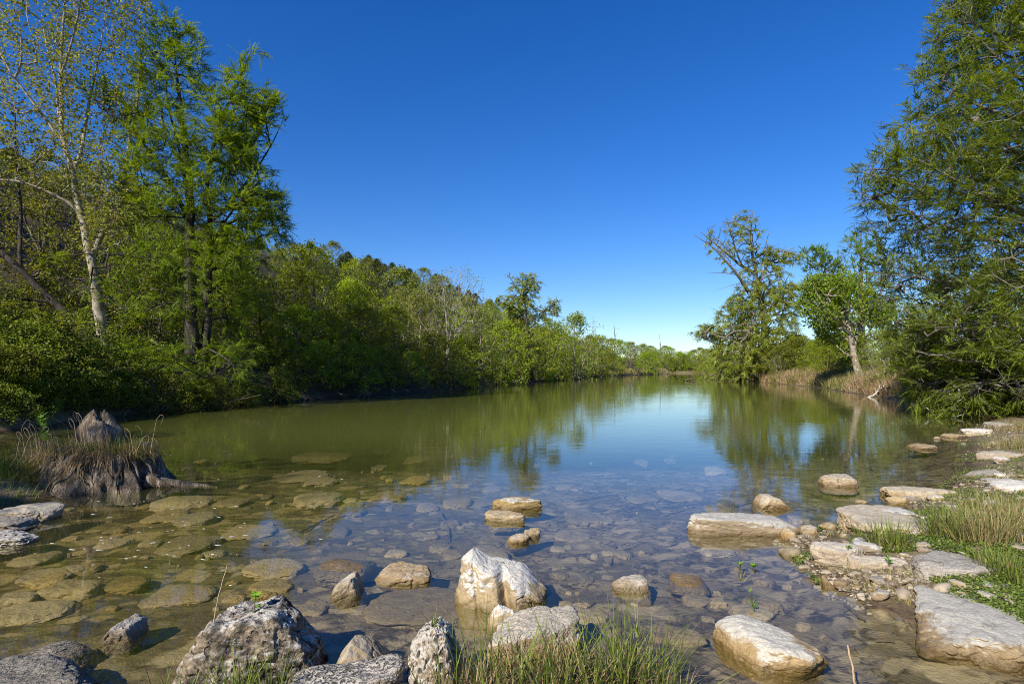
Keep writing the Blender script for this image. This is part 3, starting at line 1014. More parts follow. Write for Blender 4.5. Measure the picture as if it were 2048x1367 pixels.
def sycamore():
    rng = np.random.default_rng(12)
    y0 = 24.0
    limbs = [
        (pl([(212, 745), (206, 690), (196, 610), (182, 510), (168, 470), (152, 380), (148, 340), (131, 305), (121, 262), (124, 206), (120, 138), (124, 69), (131, 10), (136, -70), (140, -130)], y0),
         [0.29, 0.23, 0.20, 0.175, 0.15, 0.13, 0.115, 0.10, 0.085, 0.075, 0.062, 0.05, 0.035, 0.02, 0.01]),
        (pl([(184, 520), (196, 470), (210, 430), (228, 380), (233, 330), (234, 275), (241, 234), (247, 189), (250, 120), (254, 69), (262, 10), (266, -60)], y0, [0, .1, .3, .5, .6, .7, .8, .9, .9, 1, 1, 1]),
         [0.115, 0.105, 0.095, 0.085, 0.08, 0.07, 0.06, 0.05, 0.04, 0.03, 0.02, 0.01]),
        (pl([(124, 285), (104, 250), (89, 223), (70, 192), (52, 165), (30, 100), (0, 45), (-40, -20)], y0, [0, -.2, -.4, -.6, -.8, -1, -1.2, -1.4]),
         [0.07, 0.06, 0.05, 0.042, 0.035, 0.027, 0.018, 0.01]),
        (pl([(150, 340), (149, 275), (146, 206), (152, 120), (156, 40), (160, -50)], y0, [0, .5, .8, 1.1, 1.4, 1.6]), [0.08, 0.065, 0.055, 0.04, 0.025, 0.01]),
        (pl([(56, 170), (72, 176), (81, 150), (82, 100), (80, 60)], y0, [-.7, -.8, -.9, -1, -1]), [0.05, 0.045, 0.035, 0.025, 0.008]),
        (pl([(158, 415), (120, 392), (70, 372), (20, 385), (-30, 380)], y0, [0, -.5, -1, -1.4, -1.6]), [0.07, 0.055, 0.045, 0.03, 0.01]),
        (pl([(120, 262), (90, 150), (50, 60), (20, -20)], y0, [0, .6, 1.1, 1.6]), [0.06, 0.045, 0.03, 0.01]),
        (pl([(230, 330), (262, 300), (282, 270), (300, 240)], y0, [.6, .5, .4, .3]), [0.04, 0.03, 0.02, 0.008]),
        (pl([(124, 150), (160, 90), (190, 30), (215, -50)], y0, [0, -.4, -.8, -1.2]), [0.05, 0.04, 0.025, 0.01]),
    ]
    lobes = [(1.0, [(-200, 0, 260), (-60, -90, 300), (60, -90, 296), (160, -80, 285), (260, -70, 280), (330, -40, 275), (400, 20, 260)]),
             (0.15, [(330, 190, 290), (430, 180, 280), (500, 170, 250)])]
    tips = envelope(rng, lobes, y0, 900, 0.8, 0.6, 0.0, 0.7, 5)
    t = Tree(rng, limbs)
    t.grow(tips, up=0.75, seg=0.35, sag=-0.03, minz=4)
    wmb, cmb = MB(), MB()
    t.wood(wmb, 0.007, 0.48, 12, flare=0.25, rough=0.08)
    P, D = t.leafnodes(8)
    broad_leaves(cmb, rng, P, D, 20, 0.125, 0.095, spread=0.55, droop=0.3, twigs=wmb)
    finish_tree('sycamore_tree', at(212, 745, y0), wmb, cmb, M['bark_pale'], M['sycamore'],
                'tall pale barked sycamore with sparse yellow green leaves, forked trunk on the left bank')

def leaning_trunk():
    rng = np.random.default_rng(13)
    y0 = 23.5
    limbs = [(pl([(205, 735), (185, 690), (150, 640), (90, 575), (40, 520), (-10, 470), (-80, 380), (-130, 250)], y0, [0, 0, -.2, -.4, -.6, -.8, -1, -1]),
              [0.20, 0.15, 0.135, 0.125, 0.115, 0.10, 0.07, 0.03]),
             (pl([(60, 545), (40, 470), (30, 400), (10, 320), (5, 200)], y0, [-.5, 0, .3, .5, .6]), [0.09, 0.07, 0.055, 0.035, 0.012]),
             (pl([(120, 605), (60, 600), (0, 630), (-50, 680)], y0, [-.3, -.9, -1.4, -1.8]), [0.06, 0.05, 0.04, 0.015])]
    lobes = [(1.0, [(150, -160, 20), (300, -200, 80), (400, -150, 110), (500, -120, 120)]),
             (0.5, [(560, -60, 90), (640, -60, 110), (720, -60, 130)])]
    tips = envelope(rng, lobes, y0, 380, 0.7, 0.6, 0.1, 0.7, 6)
    t = Tree(rng, limbs)
    t.grow(tips, up=0.3, seg=0.35, sag=0.0, minz=2.5)
    wmb, cmb = MB(), MB()
    t.wood(wmb, 0.007, 0.48, 12, flare=0.2)
    P, D = t.leafnodes(10)
    broad_leaves(cmb, rng, P, D, 12, 0.10, 0.065, spread=0.45, droop=0.2, twigs=wmb)
    finish_tree('leaning_tree', at(205, 735, y0), wmb, cmb, M['bark_dark'], M['oak'],
                'dark trunked tree leaning steeply out to the left at the foot of the sycamore')

def right_cypress():
    rng = np.random.default_rng(14)
    y0 = 20.0
    base = [(2072, 850), (2070, 790), (2072, 700), (2074, 600), (2072, 480), (2070, 350), (2066, 200), (2060, 60), (2056, -120), (2050, -300)]
    rb = [0.55, 0.36, 0.32, 0.30, 0.27, 0.24, 0.20, 0.15, 0.09, 0.03]
    limbs = [(pl(base, y0), rb)]
    for (py0, ex, ey, dy, r) in [(640, 1800, 660, -1.6, .07), (560, 1770, 540, .6, .07), (500, 1765, 430, -.8, .075), (440, 1750, 350, -1.8, .08), (400, 1745, 325, .9, .07),
                                 (330, 1800, 205, -1.2, .07), (250, 1835, 120, .5, .06), (180, 1870, 60, -.9, .06), (90, 1900, -20, .6, .055), (20, 1950, -130, -.4, .05),
                                 (720, 1830, 770, -1.8, .06), (760, 1850, 820, -1.0, .05), (600, 1900, 560, -3.0, .07), (420, 1900, 330, -3.2, .07), (250, 1930, 150, -2.8, .06),
                                 (620, 2250, 600, -1.5, .07), (430, 2270, 360, .5, .07), (250, 2240, 150, -.8, .06), (80, 2180, 0, 1, .05), (680, 1930, 690, -3.0, .06)]:
        sx = np.interp(py0, [b[1] for b in base[::-1]], [b[0] for b in base[::-1]])
        mx, my = (sx + ex) / 2, (py0 + ey) / 2 + 12
        limbs.append((pl([(sx, py0), (mx, my), (ex, ey)], y0, [0, dy * 0.6, dy]), [r, r * 0.6, 0.01]))
    lobes = [(1.0, [(-340, 2030, 2060), (-200, 1960, 2120), (-60, 1915, 2190), (30, 1885, 2200), (90, 1868, 2230), (150, 1835, 2250), (200, 1800, 2270), (260, 1790, 2280),
                    (310, 1745, 2290), (360, 1748, 2290), (420, 1762, 2290), (500, 1790, 2290), (570, 1785, 2280), (640, 1800, 2270)]),
             (0.006, [(310, 1745, 1800), (330, 1732, 1800), (360, 1750, 1800)]),
             (0.42, [(640, 1800, 2260), (700, 1812, 2250), (760, 1835, 2240), (800, 1850, 2220), (830, 1870, 2150)])]
    tips = envelope(rng, lobes, y0, 7000, 0.95, 0.6, 0.06, 0.7, 8)
    t = Tree(rng, limbs)
    t.grow(tips, up=0.05, seg=0.35, sag=0.10, minz=1.0)
    wmb, cmb = MB(), MB()
    t.wood(wmb, 0.0075, 0.46, 12, flare=0.4)
    P, D = t.leafnodes(16)
    sprays(cmb, rng, P, D, 8.2, 0.42, 6, 0.029, 0.085, droop=0.02, flat=0.22, twigs=wmb)
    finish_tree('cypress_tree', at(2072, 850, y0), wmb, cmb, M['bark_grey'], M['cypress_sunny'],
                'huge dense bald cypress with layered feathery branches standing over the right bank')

def dead_top_cypress():
    rng = np.random.default_rng(15)
    y0 = 76.0
    limbs = [
        (pl([(1528, 768), (1528, 727), (1530, 636), (1519, 585), (1507, 520), (1499, 482), (1503, 450), (1505, 422)], y0), [0.75, 0.52, 0.45, 0.36, 0.26, 0.18, 0.10, 0.04]),
        (pl([(1500, 590), (1478, 565), (1457, 545), (1435, 523), (1413, 504), (1392, 492), (1373, 480)], y0, [0, -1, -2, -2, -3, -3, -3]), [0.24, 0.2, 0.17, 0.13, 0.10, 0.06, 0.02]),
        (pl([(1461, 550), (1436, 546), (1414, 552), (1396, 549)], y0, [-1, -1, -2, -2]), [0.055, 0.035, 0.02, 0.008]),
        (pl([(1480, 568), (1452, 572), (1434, 583), (1416, 586)], y0, [-1, -2, -2, -2]), [0.05, 0.035, 0.02, 0.008]),
        (pl([(1510, 545), (1483, 534), (1457, 501), (1432, 482), (1406, 460)], y0, [0, 0, 1, 1, 1]), [0.22, 0.17, 0.13, 0.09, 0.03]),
        (pl([(1484, 532), (1468, 490), (1452, 455), (1445, 435)], y0, [0, 0, -1, -1]), [0.12, 0.09, 0.06, 0.02]),
        (pl([(1525, 520), (1529, 495), (1538, 465)], y0), [0.12, 0.08, 0.02]),
        (pl([(1532, 500), (1548, 490), (1562, 487)], y0), [0.05, 0.03, 0.012]),
        (pl([(1520, 560), (1545, 520), (1565, 510), (1588, 505)], y0, [0, 1, 1, 1]), [0.16, 0.12, 0.08, 0.02]),
        (pl([(1530, 640), (1500, 640), (1460, 655), (1400, 668)], y0, [0, -2, -3, -4]), [0.11, 0.08, 0.05, 0.015]),
        (pl([(1530, 630), (1560, 600), (1590, 590)], y0, [0, 1, 2]), [0.2, 0.12, 0.03]),
    ]
    lobes = [(0.20, [(418, 1496, 1512), (440, 1438, 1516), (462, 1402, 1522), (490, 1408, 1522), (520, 1440, 1500), (545, 1455, 1500)]),
             (0.12, [(495, 1525, 1570), (510, 1520, 1600), (525, 1530, 1600)]),
             (0.9, [(492, 1508, 1535), (520, 1490, 1575), (570, 1475, 1590), (620, 1440, 1596), (670, 1425, 1596), (720, 1425, 1590), (755, 1440, 1580)]),
             (0.04, [(648, 1395, 1430), (662, 1383, 1440), (676, 1395, 1450)])]
    tips = envelope(rng, lobes, y0, 2000, 0.9, 0.55, 0.04, 0.25, 9)
    t = Tree(rng, limbs, seg=0.9)
    t.grow(tips, up=0.1, seg=0.8, sag=0.0, minz=0.5)
    wmb, cmb = MB(), MB()
    t.wood(wmb, 0.018, 0.5, 9, flare=0.4)
    P, D = t.leafnodes(14, 0.0)
    k_ = rng.random(len(P)) < np.where(P[:, 2] > 13, .22, 1.0)
    P, D = P[k_], D[k_]
    sprays(cmb, rng, P, D, 10.0, 0.9, 4, 0.075, 0.28, droop=0.6, flat=0.5)
    finish_tree('old_cypress', at(1528, 768, y0), wmb, cmb, M['bark_grey'], M['cypress_pale'],
                'old half dead cypress with bare grey limbs reaching left and drooping pale green foliage')

def bright_tree():
    rng = np.random.default_rng(16)
    y0 = 45.0
    limbs = [(pl([(1726, 772), (1720, 752), (1711, 731), (1706, 695), (1699, 665), (1690, 620), (1685, 560)], y0), [0.32, 0.26, 0.22, 0.18, 0.13, 0.09, 0.03]),
             (pl([(1706, 695), (1730, 660), (1745, 610), (1740, 560)], y0, [0, 1, 1, 1]), [0.16, 0.12, 0.08, 0.02]),
             (pl([(1700, 670), (1660, 640), (1630, 610), (1615, 580)], y0, [0, -1, -1, -1]), [0.14, 0.1, 0.06, 0.02]),
             (pl([(1700, 660), (1665, 600), (1655, 550)], y0, [0, 1, 2]), [0.12, 0.08, 0.02])]
    lobes = [(1.0, [(515, 1660, 1685), (540, 1628, 1720), (570, 1607, 1745), (610, 1600, 1762), (645, 1606, 1765), (665, 1640, 1766), (690, 1668, 1766), (712, 1690, 1765)])]
    tips = envelope(rng, lobes, y0, 640, 0.9, 0.5, 0.27, 0.5, 10)
    t = Tree(rng, limbs, seg=0.6)
    t.grow(tips, up=0.4, seg=0.6, minz=2.0)
    wmb, cmb = MB(), MB()
    t.wood(wmb, 0.012, 0.5, 10, flare=0.35)
    P, D = t.leafnodes(12)
    broad_leaves(cmb, rng, P, D, 26, 0.18, 0.14, spread=0.5, droop=0.2)
    finish_tree('bright_leafed_tree', at(1726, 772, y0), wmb, cmb, M['bark_pale'], M['lime'],
                'vivid green tree with a bent pale trunk rooted in the dry grass bank')

def slim_cypress():
    rng = np.random.default_rng(17)
    y0 = 58.0
    limbs = [(pl([(1722, 740), (1722, 650), (1722, 560), (1722, 500), (1722, 450)], y0), [0.4, 0.33, 0.25, 0.15, 0.03]),
             (pl([(1722, 600), (1680, 560), (1640, 530), (1610, 505)], y0), [0.12, 0.09, 0.06, 0.02])]
    lobes = [(1.0, [(446, 1716, 1728), (470, 1688, 1756), (510, 1668, 1768), (560, 1650, 1785), (620, 1640, 1795), (680, 1640, 1800)]),
             (0.25, [(498, 1595, 1650), (530, 1600, 1680), (560, 1620, 1680)])]
    tips = envelope(rng, lobes, y0, 800, 0.8, 0.6, 0.12, 0.3, 12)
    t = Tree(rng, limbs, seg=0.7)
    t.grow(tips, up=0.6, seg=0.7, minz=2.0)
    wmb, cmb = MB(), MB()
    t.wood(wmb, 0.016, 0.5, 9)
    P, D = t.leafnodes(10)
    sprays(cmb, rng, P, D, 5.5, 0.6, 4, 0.055, 0.2, droop=-0.25, flat=0.7)
    finish_tree('cypress_tree', at(1722, 740, y0), wmb, cmb, M['bark_grey'], M['cypress'],
                'slim thin leafed cypress rising behind the vivid green tree')

def bare_tree():
    rng = np.random.default_rng(18)
    y0 = 47.0
    limbs = [(pl([(896, 752), (897, 735), (896, 690), (894, 650), (890, 600), (885, 560)], y0), [0.22, 0.18, 0.13, 0.08, 0.045, 0.012]),
             (pl([(896, 700), (870, 680), (840, 640), (815, 590)], y0, [0, -.3, -.6, -1]), [0.065, 0.05, 0.03, 0.008]),
             (pl([(897, 690), (925, 650), (950, 600), (965, 560)], y0, [0, .3, .6, 1]), [0.06, 0.045, 0.028, 0.008]),
             (pl([(896, 690), (870, 630), (852, 580), (845, 550)], y0, [0, .5, 1, 1]), [0.06, 0.045, 0.028, 0.008]),
             (pl([(896, 690), (915, 620), (920, 570), (928, 545)], y0, [0, -.5, -1, -1]), [0.06, 0.045, 0.028, 0.008]),
             (pl([(896, 705), (862, 690), (830, 680)], y0, [0, -.5, -1]), [0.06, 0.04, 0.01])]
    lobes = [(1.0, [(535, 870, 935), (555, 840, 965), (590, 815, 985), (640, 815, 990), (670, 830, 960)])]
    tips = envelope(rng, lobes, y0, 800, 0.9, 0.5, 0.0)
    t = Tree(rng, limbs, seg=0.6)
    t.grow(tips, up=1.0, seg=0.6, sag=-0.08, wig=0.08, minz=2.0)
    wmb, cmb = MB(), MB()
    t.wood(wmb, 0.0085, 0.46, 9)
    P, D = t.leafnodes(1)
    keep = rng.random(len(P)) < 0.5
    broad_leaves(cmb, rng, P[keep], D[keep], 4, 0.14, 0.09, spread=0.4)
    finish_tree('bare_tree', at(896, 752, y0), wmb, cmb, M['bark_bare'], M['willow'],
                'nearly leafless tree with a fan of pale bare branches among the green left bank trees')

def small_cypress():
    rng = np.random.default_rng(19)
    y0 = 70.0
    limbs = [(pl([(1059, 764), (1059, 740), (1056, 675), (1052, 620), (1046, 580), (1044, 552)], y0), [0.42, 0.22, 0.18, 0.13, 0.08, 0.03]),
             (pl([(1048, 600), (1030, 570), (1020, 555)], y0), [0.12, 0.08, 0.02]),
             (pl([(1052, 590), (1066, 570), (1070, 555)], y0), [0.12, 0.08, 0.02]),
             (pl([(1056, 650), (1080, 630), (1098, 612), (1112, 605)], y0, [0, -1, -1, -1]), [0.09, 0.07, 0.045, 0.015]),
             (pl([(1055, 640), (1030, 610), (1010, 600)], y0, [0, 1, 1]), [0.12, 0.08, 0.02])]
    lobes = [(0.30, [(545, 1032, 1058), (555, 1016, 1078), (580, 1020, 1078), (610, 1032, 1072)]),
             (0.12, [(600, 1095, 1114), (612, 1078, 1118), (630, 1066, 1112)]),
             (0.9, [(590, 1000, 1050), (620, 1004, 1085), (660, 1004, 1105), (700, 1008, 1110), (735, 1015, 1105)])]
    tips = envelope(rng, lobes, y0, 620, 0.8, 0.6, 0.1, 0.25, 13)
    t = Tree(rng, limbs, seg=0.8)
    t.grow(tips, up=0.15, seg=0.8, minz=1.5)
    wmb, cmb = MB(), MB()
    t.wood(wmb, 0.016, 0.5, 9, flare=0.5)
    P, D = t.leafnodes(10)
    sprays(cmb, rng, P, D, 5.0, 0.75, 4, 0.075, 0.28, droop=0.5, flat=0.5)
    finish_tree('cypress_tree', at(1059, 764, y0), wmb, cmb, M['bark_dark'], M['cypress_pale'],
                'weeping cypress with a thin open top at the water edge of the far left bank')

left_cypress()
sycamore()
leaning_trunk()
right_cypress()
dead_top_cypress()
bright_tree()
slim_cypress()
bare_tree()
small_cypress()

# ------------------------------------------------------------------ woodland: one tree of each kind, then copies
def proto(name, seed, h, wdt, kind, leaf, bark, n, per, L, W, base=0.12, up=0.4, shape=None, spread=0.5, label='', group=''):
    """a tree of height h (metres) standing at the origin of its own Empty"""
    rng = np.random.default_rng(seed)
    shape = shape or [(0.0, 0.55), (0.15, 0.8), (0.4, 1.0), (0.7, 0.8), (0.9, 0.45), (1.0, 0.12)]
    zs = np.array([base * h + (1 - base) * h * s for s, _ in shape])
    ws = np.array([wdt / 2 * v for _, v in shape])
    m = n * 3
    z = np.interp(rng.random(m), np.linspace(0, 1, 200)[:], np.interp(np.linspace(0, 1, 200), np.linspace(0, 1, len(zs)), zs))
    r = np.interp(z, zs, ws) * rng.random(m) ** 0.5
    a = rng.random(m) * 6.283
    lob = 1 + 0.30 * np.sin(a * 3 + seed + z * 1.1) + 0.20 * np.sin(a * 5 + z * 2.1)
    tips = np.stack([r * lob * np.cos(a), r * lob * np.sin(a), z], -1)
    tips = tips[fbm(tips * 2.2 / (wdt / 4), seed, 2) > -0.02][:n]
    k = 3 if kind != 'multi' else 5
    limbs = [([(0, 0, -0.4), (0.02 * h, 0.01 * h, h * 0.25), (-0.01 * h, 0.02 * h, h * 0.6), (0, 0, h * 0.95)], [0.022 * h, 0.017 * h, 0.010 * h, 0.003])]
    for i in range(k):
        aa = 6.283 * i / k + seed
        z0 = h * (0.2 if kind != 'multi' else 0.03) + 0.06 * h * i
        limbs.append(([(0.01 * h, 0.005 * h, z0), (math.cos(aa) * wdt * .16, math.sin(aa) * wdt * .16, z0 + h * .2), (math.cos(aa) * wdt * .3, math.sin(aa) * wdt * .3, z0 + h * .45)], [0.011 * h, 0.008 * h, 0.003]))
    t = Tree(rng, limbs, seg=h / 14)
    t.grow(tips, up=up, seg=h / 12, wig=0.15)
    wmb, cmb = MB(), MB()
    t.wood(wmb, 0.0013 * h + 0.003, 0.5, 7)
    P, D = t.leafnodes(8)
    per = per * 2.1
    if kind == 'spray':
        sprays(cmb, rng, P, D, per, L, 4, W * 0.35, W, droop=0.5, flat=0.6)
    else:
        broad_leaves(cmb, rng, P, D, per, L, W, spread=spread)
    return finish_tree(name, (0, 0, 0), wmb, cmb, M[bark], M[leaf], label, 'tree' if 'shrub' not in name else 'shrub', group)

G_HILL = 'trees covering the left hillside'
G_LB = 'trees and shrubs lining the left bank'
G_FAR = 'trees at the far bend of the river'
G_RB = 'trees and shrubs lining the right bank'
PR = {
    'oak': proto('oak_tree', 31, 7.0, 6.2, 'tree', 'oak', 'bark_grey', 300, 9, 0.17, 0.13, 0.10, label='olive green oak among the trees of the wooded left hillside', group=G_HILL),
    'oak2': proto('oak_tree', 32, 8.0, 5.6, 'tree', 'oak', 'bark_grey', 280, 8, 0.18, 0.13, 0.15, label='olive green oak among the trees of the wooded left hillside', group=G_HILL),
    'elm': proto('elm_tree', 33, 8.0, 6.0, 'tree', 'elm', 'bark_grey', 320, 9, 0.18, 0.13, 0.06, up=0.7, label='fresh green elm with upright shoots', group=G_LB),
    'elm2': proto('elm_tree', 34, 7.0, 6.4, 'multi', 'elm', 'bark_grey', 320, 9, 0.17, 0.13, 0.02, up=0.6, label='fresh green elm with upright shoots', group=G_LB),
    'juniper': proto('juniper_tree', 35, 6.0, 4.6, 'tree', 'juniper', 'bark_dark', 300, 12, 0.15, 0.10, 0.04, shape=[(0, .6), (.15, 1), (.4, .8), (.65, .55), (.85, .3), (1, .06)], label='dark juniper on the crest of the left hill', group=G_HILL, spread=0.4),
    'willow': proto('willow_tree', 36, 6.5, 5.0, 'multi', 'willow', 'bark_bare', 300, 8, 0.20, 0.08, 0.03, up=0.8, label='pale yellow green willow', group=G_LB),
    'shrub': proto('leafy_shrub', 37, 3.2, 4.2, 'multi', 'shrub', 'bark_dark', 260, 9, 0.11, 0.08, 0.0, up=0.3, shape=[(0, .85), (.3, 1), (.7, .8), (1, .2)], spread=0.3, label='dark leafy shrub hanging over the water', group=G_LB),
    'shrub2': proto('leafy_shrub', 38, 3.6, 3.6, 'multi', 'elm', 'bark_grey', 240, 8, 0.11, 0.08, 0.0, up=0.5, shape=[(0, .8), (.3, 1), (.7, .8), (1, .2)], spread=0.3, label='green leafy shrub', group=G_LB),
    'baldy': proto('young_cypress', 39, 7.5, 4.0, 'spray', 'cypress_pale', 'bark_grey', 260, 2.2, 0.45, 0.18, 0.05, up=0.2, shape=[(0, .9), (.3, 1), (.6, .7), (.85, .4), (1, .08)], label='young feathery cypress', group=G_LB),
}
PH = {'oak': (7.0, 6.2), 'oak2': (8.0, 5.6), 'elm': (8.0, 6.0), 'elm2': (7.0, 6.4), 'juniper': (6.0, 4.6), 'willow': (6.5, 5.0), 'shrub': (3.2, 4.2), 'shrub2': (3.6, 3.6), 'baldy': (7.5, 4.0)}
used_proto = set()

def put(kind, x, y, h, wdt, rng, label, group, z=None):
    if z is None:
        z = gz(x, y)
    o = PR[kind]
    ph, pw = PH[kind]
    s = (wdt / pw, wdt / pw, h / ph)
    rz = rng.random() * 6.283
    if kind in used_proto:
        return copy_tree(o, (x, y, z - 0.1), rz, s, label, group)
    used_proto.add(kind)
    o.location = (x, y, z - 0.1)
    o.rotation_euler = (0, 0, rz)
    o.scale = s
    o['label'] = label
    o['group'] = group
    return o

rngw = np.random.default_rng(77)
SKY = np.array([(-400, 190), (-100, 250), (0, 285), (100, 292), (250, 345), (400, 420), (560, 482), (640, 478), (700, 492), (760, 505), (850, 530), (900, 552), (1000, 592), (1100, 628), (1150, 650), (1200, 676), (1300, 692), (1440, 700)], dtype=float)

def project(x, y, z):
    return CX + F * x / y, HZ - F * (z - H) / y

# left hillside
LB = np.array([(-14.5, 0), (-13.8, 8), (-13.3, 14.8), (-13.7, 21.6), (-10.8, 30.3), (-6.1, 40), (-1.3, 62.6), (5.7, 85), (31, 156), (52, 190)], dtype=float)
def lb(y):
    return np.interp(y, LB[:, 1], LB[:, 0])

placed = []
tries = 0
while len(placed) < 170 and tries < 9000:
    tries += 1
    y = rngw.uniform(4, 175) if rngw.random() < 0.8 else rngw.uniform(4, 60)
    d = rngw.uniform(5, 58)
    x = lb(y) - d
    px = CX + F * x / y
    if px < -260 or px > 1190 or (px > -90 and y < 28 and px < 340):
        continue
    sp = 3.3 + 0.012 * y
    if any((x - a) ** 2 + (y - b) ** 2 < sp * sp for a, b in placed):
        continue
    z = gz(x, y)
    if d > 30:
        kind = rngw.choice(['juniper', 'oak', 'oak2'], p=[.6, .25, .15])
    elif d > 14:
        kind = rngw.choice(['juniper', 'oak', 'oak2', 'elm'], p=[.30, .3, .2, .2])
    else:
        kind = rngw.choice(['oak', 'oak2', 'elm', 'elm2', 'willow'], p=[.2, .2, .3, .2, .1])
    h = PH[kind][0] * rngw.uniform(0.75, 1.2) * (0.78 if d < 14 else 1.0)
    top = np.interp(px, SKY[:, 0], SKY[:, 1]) + rngw.uniform(0, 34)
    hmax = H - (top - HZ) / F * y - z
    if hmax < 2.2:
        continue
    h = min(h, hmax)
    if d > 34 and h < hmax * 0.75 and rngw.random() < 0.5:
        h = min(hmax, h * 1.25)
    wdt = max(h * PH[kind][1] / PH[kind][0] * rngw.uniform(0.9, 1.25), 3.2)
    placed.append((x, y))
    lab = {'juniper': 'dark juniper on the upper slope of the wooded left hill', 'oak': 'olive green oak in the wood on the left hillside', 'oak2': 'olive green oak in the wood on the left hillside',
           'elm': 'fresh green elm in the wood on the left hillside', 'elm2': 'fresh green elm in the wood on the left hillside', 'willow': 'pale willow at the foot of the wooded left hillside'}[kind]
    put(kind, x, y, h, wdt, rngw, lab, G_HILL, z)

# left bank: bright trees read off the photo (kind, px, distance, top row, width px)
def bypix(kind, px, y, top, wpx, label, group, base=None, dz=0.0):
    x = (px - CX) / F * y
    z = gz(x, y) if base is None else base
    h = H - (top - HZ) / F * y - z
    return put(kind, x, y, h, wpx / F * y, rngw, label, group, z + dz)

for kind, px, y, top, wpx, lab in [
    ('elm', 625, 37, 492, 150, 'tallest bright green elm right of the left cypress'),
    ('elm2', 700, 41, 560, 150, 'rounded bright green elm below the dark hilltop trees'),
    ('elm', 745, 46, 590, 130, 'bright green elm left of the bare pale tree'),
    ('willow', 840, 47, 585, 120, 'yellow green willow directly behind the bare pale tree'),
    ('willow', 960, 52, 618, 120, 'yellow green willow right of the bare pale tree'),
    ('elm2', 1010, 62, 640, 110, 'fresh green elm left of the weeping cypress'),
    ('oak', 800, 58, 540, 130, 'olive oak rising behind the bright elms'),
    ('elm', 1100, 84, 640, 90, 'fresh green elm right of the weeping cypress'),
    ('willow', 1150, 92, 630, 110, 'pale grey green willow near the river bend'),
    ('elm2', 1200, 118, 672, 90, 'low green elm right of the pale willow near the bend'),
]:
    bypix(kind, px, y, top, wpx, lab, G_LB)

# shoreline shrubs, left
for i, (px, py) in enumerate([(20, 852), (90, 848), (160, 842), (250, 832), (330, 826), (440, 818), (500, 812), (560, 806), (610, 802), (660, 798), (705, 796), (750, 793), (795, 790), (840, 787), (890, 783),
                              (930, 778), (965, 774), (1000, 770), (1035, 767), (1085, 763), (1120, 760), (1150, 757), (1180, 755), (1210, 753), (1240, 751)]):
    x, y = wp(px, py)
    x -= 0.5 + 0.01 * y
    y += 0.8
    k = ['shrub', 'shrub2'][i % 2] if px > 560 else 'shrub'
    h = rngw.uniform(2.6, 4.2) if y < 60 else rngw.uniform(3.5, 5)
    if px < 580:
        h = rngw.uniform(1.2, 1.9)
        x += 0.45
        y -= 0.6
    elif px < 860:
        h *= 0.72
    put(k, x, y, h, h * rngw.uniform(1.2, 1.5), rngw, 'dark leafy shrub hanging over the water of the left bank' if k == 'shrub' else 'green leafy shrub at the water edge of the left bank', G_LB, max(gz(x, y) - .1, 0.1))
# second row behind
for i in range(13):
    px = [-60, 20, 90, 330, 470, 530, 590, 650, 720, 790, 860, 950, 1040][i] + rngw.uniform(-12, 12)
    y = np.interp(px, [-60, 300, 620, 850, 1000, 1100], [20, 25.5, 34, 45, 68, 92]) + rngw.uniform(0, 2)
    x = (px - CX) / F * y
    k = rngw.choice(['shrub', 'elm2', 'oak', 'shrub2'])
    h = rngw.uniform(3.5, 5.5) * (1.0 if y < 40 else 1.15)
    if px < 300:
        k, h = 'shrub', h * 0.6
    put(k, x, y, h, h * rngw.uniform(0.9, 1.2), rngw, {'shrub': 'dark leafy shrub in the undergrowth of the left bank', 'shrub2': 'green leafy shrub in the undergrowth of the left bank',
        'elm2': 'young elm in the undergrowth of the left bank', 'oak': 'young oak in the undergrowth of the left bank'}[k], G_LB)

# trees beyond the left edge of the view which shade the left bank
put('oak', -6.3, -2.3, 4.0, 2.4, rngw, 'small oak on the near bank beyond the left edge', G_LB)
for x, y, h in [(-15.6, -3.5, 11), (-17.5, 3, 8)]:
    put('oak2', x, y, h, h * 0.75, rngw, 'tall oak on the near left bank', G_LB)

# far bend
for i, (px, y, top, wpx, k) in enumerate([(1205, 150, 690, 60, 'elm'), (1240, 165, 680, 60, 'elm2'), (1262, 190, 684, 50, 'willow'), (1285, 215, 688, 50, 'willow'), (1312, 250, 697, 46, 'elm'), (1338, 255, 694, 46, 'elm2'),
                              (1362, 262, 702, 44, 'elm'), (1388, 258, 700, 44, 'willow'), (1412, 225, 698, 50, 'elm2'), (1436, 200, 692, 60, 'willow'), (1330, 330, 692, 40, 'oak'), (1400, 340, 696, 40, 'oak'),
                              (1225, 230, 678, 50, 'oak'), (1300, 320, 692, 44, 'oak'), (1455, 160, 690, 60, 'elm'), (1180, 135, 672, 60, 'oak'), (1270, 280, 690, 40, 'oak2'), (1425, 300, 700, 40, 'oak2'),
                              (1350, 252, 716, 40, 'elm2'), (1375, 250, 718, 36, 'willow')]):
    bypix(k, px, y, top, wpx, {'elm': 'fresh green tree at the far bend of the river', 'elm2': 'fresh green tree at the far bend of the river', 'willow': 'pale willow at the far bend of the river',
                               'oak': 'olive tree behind the far bend of the river', 'oak2': 'olive tree behind the far bend of the river'}[k], G_FAR)

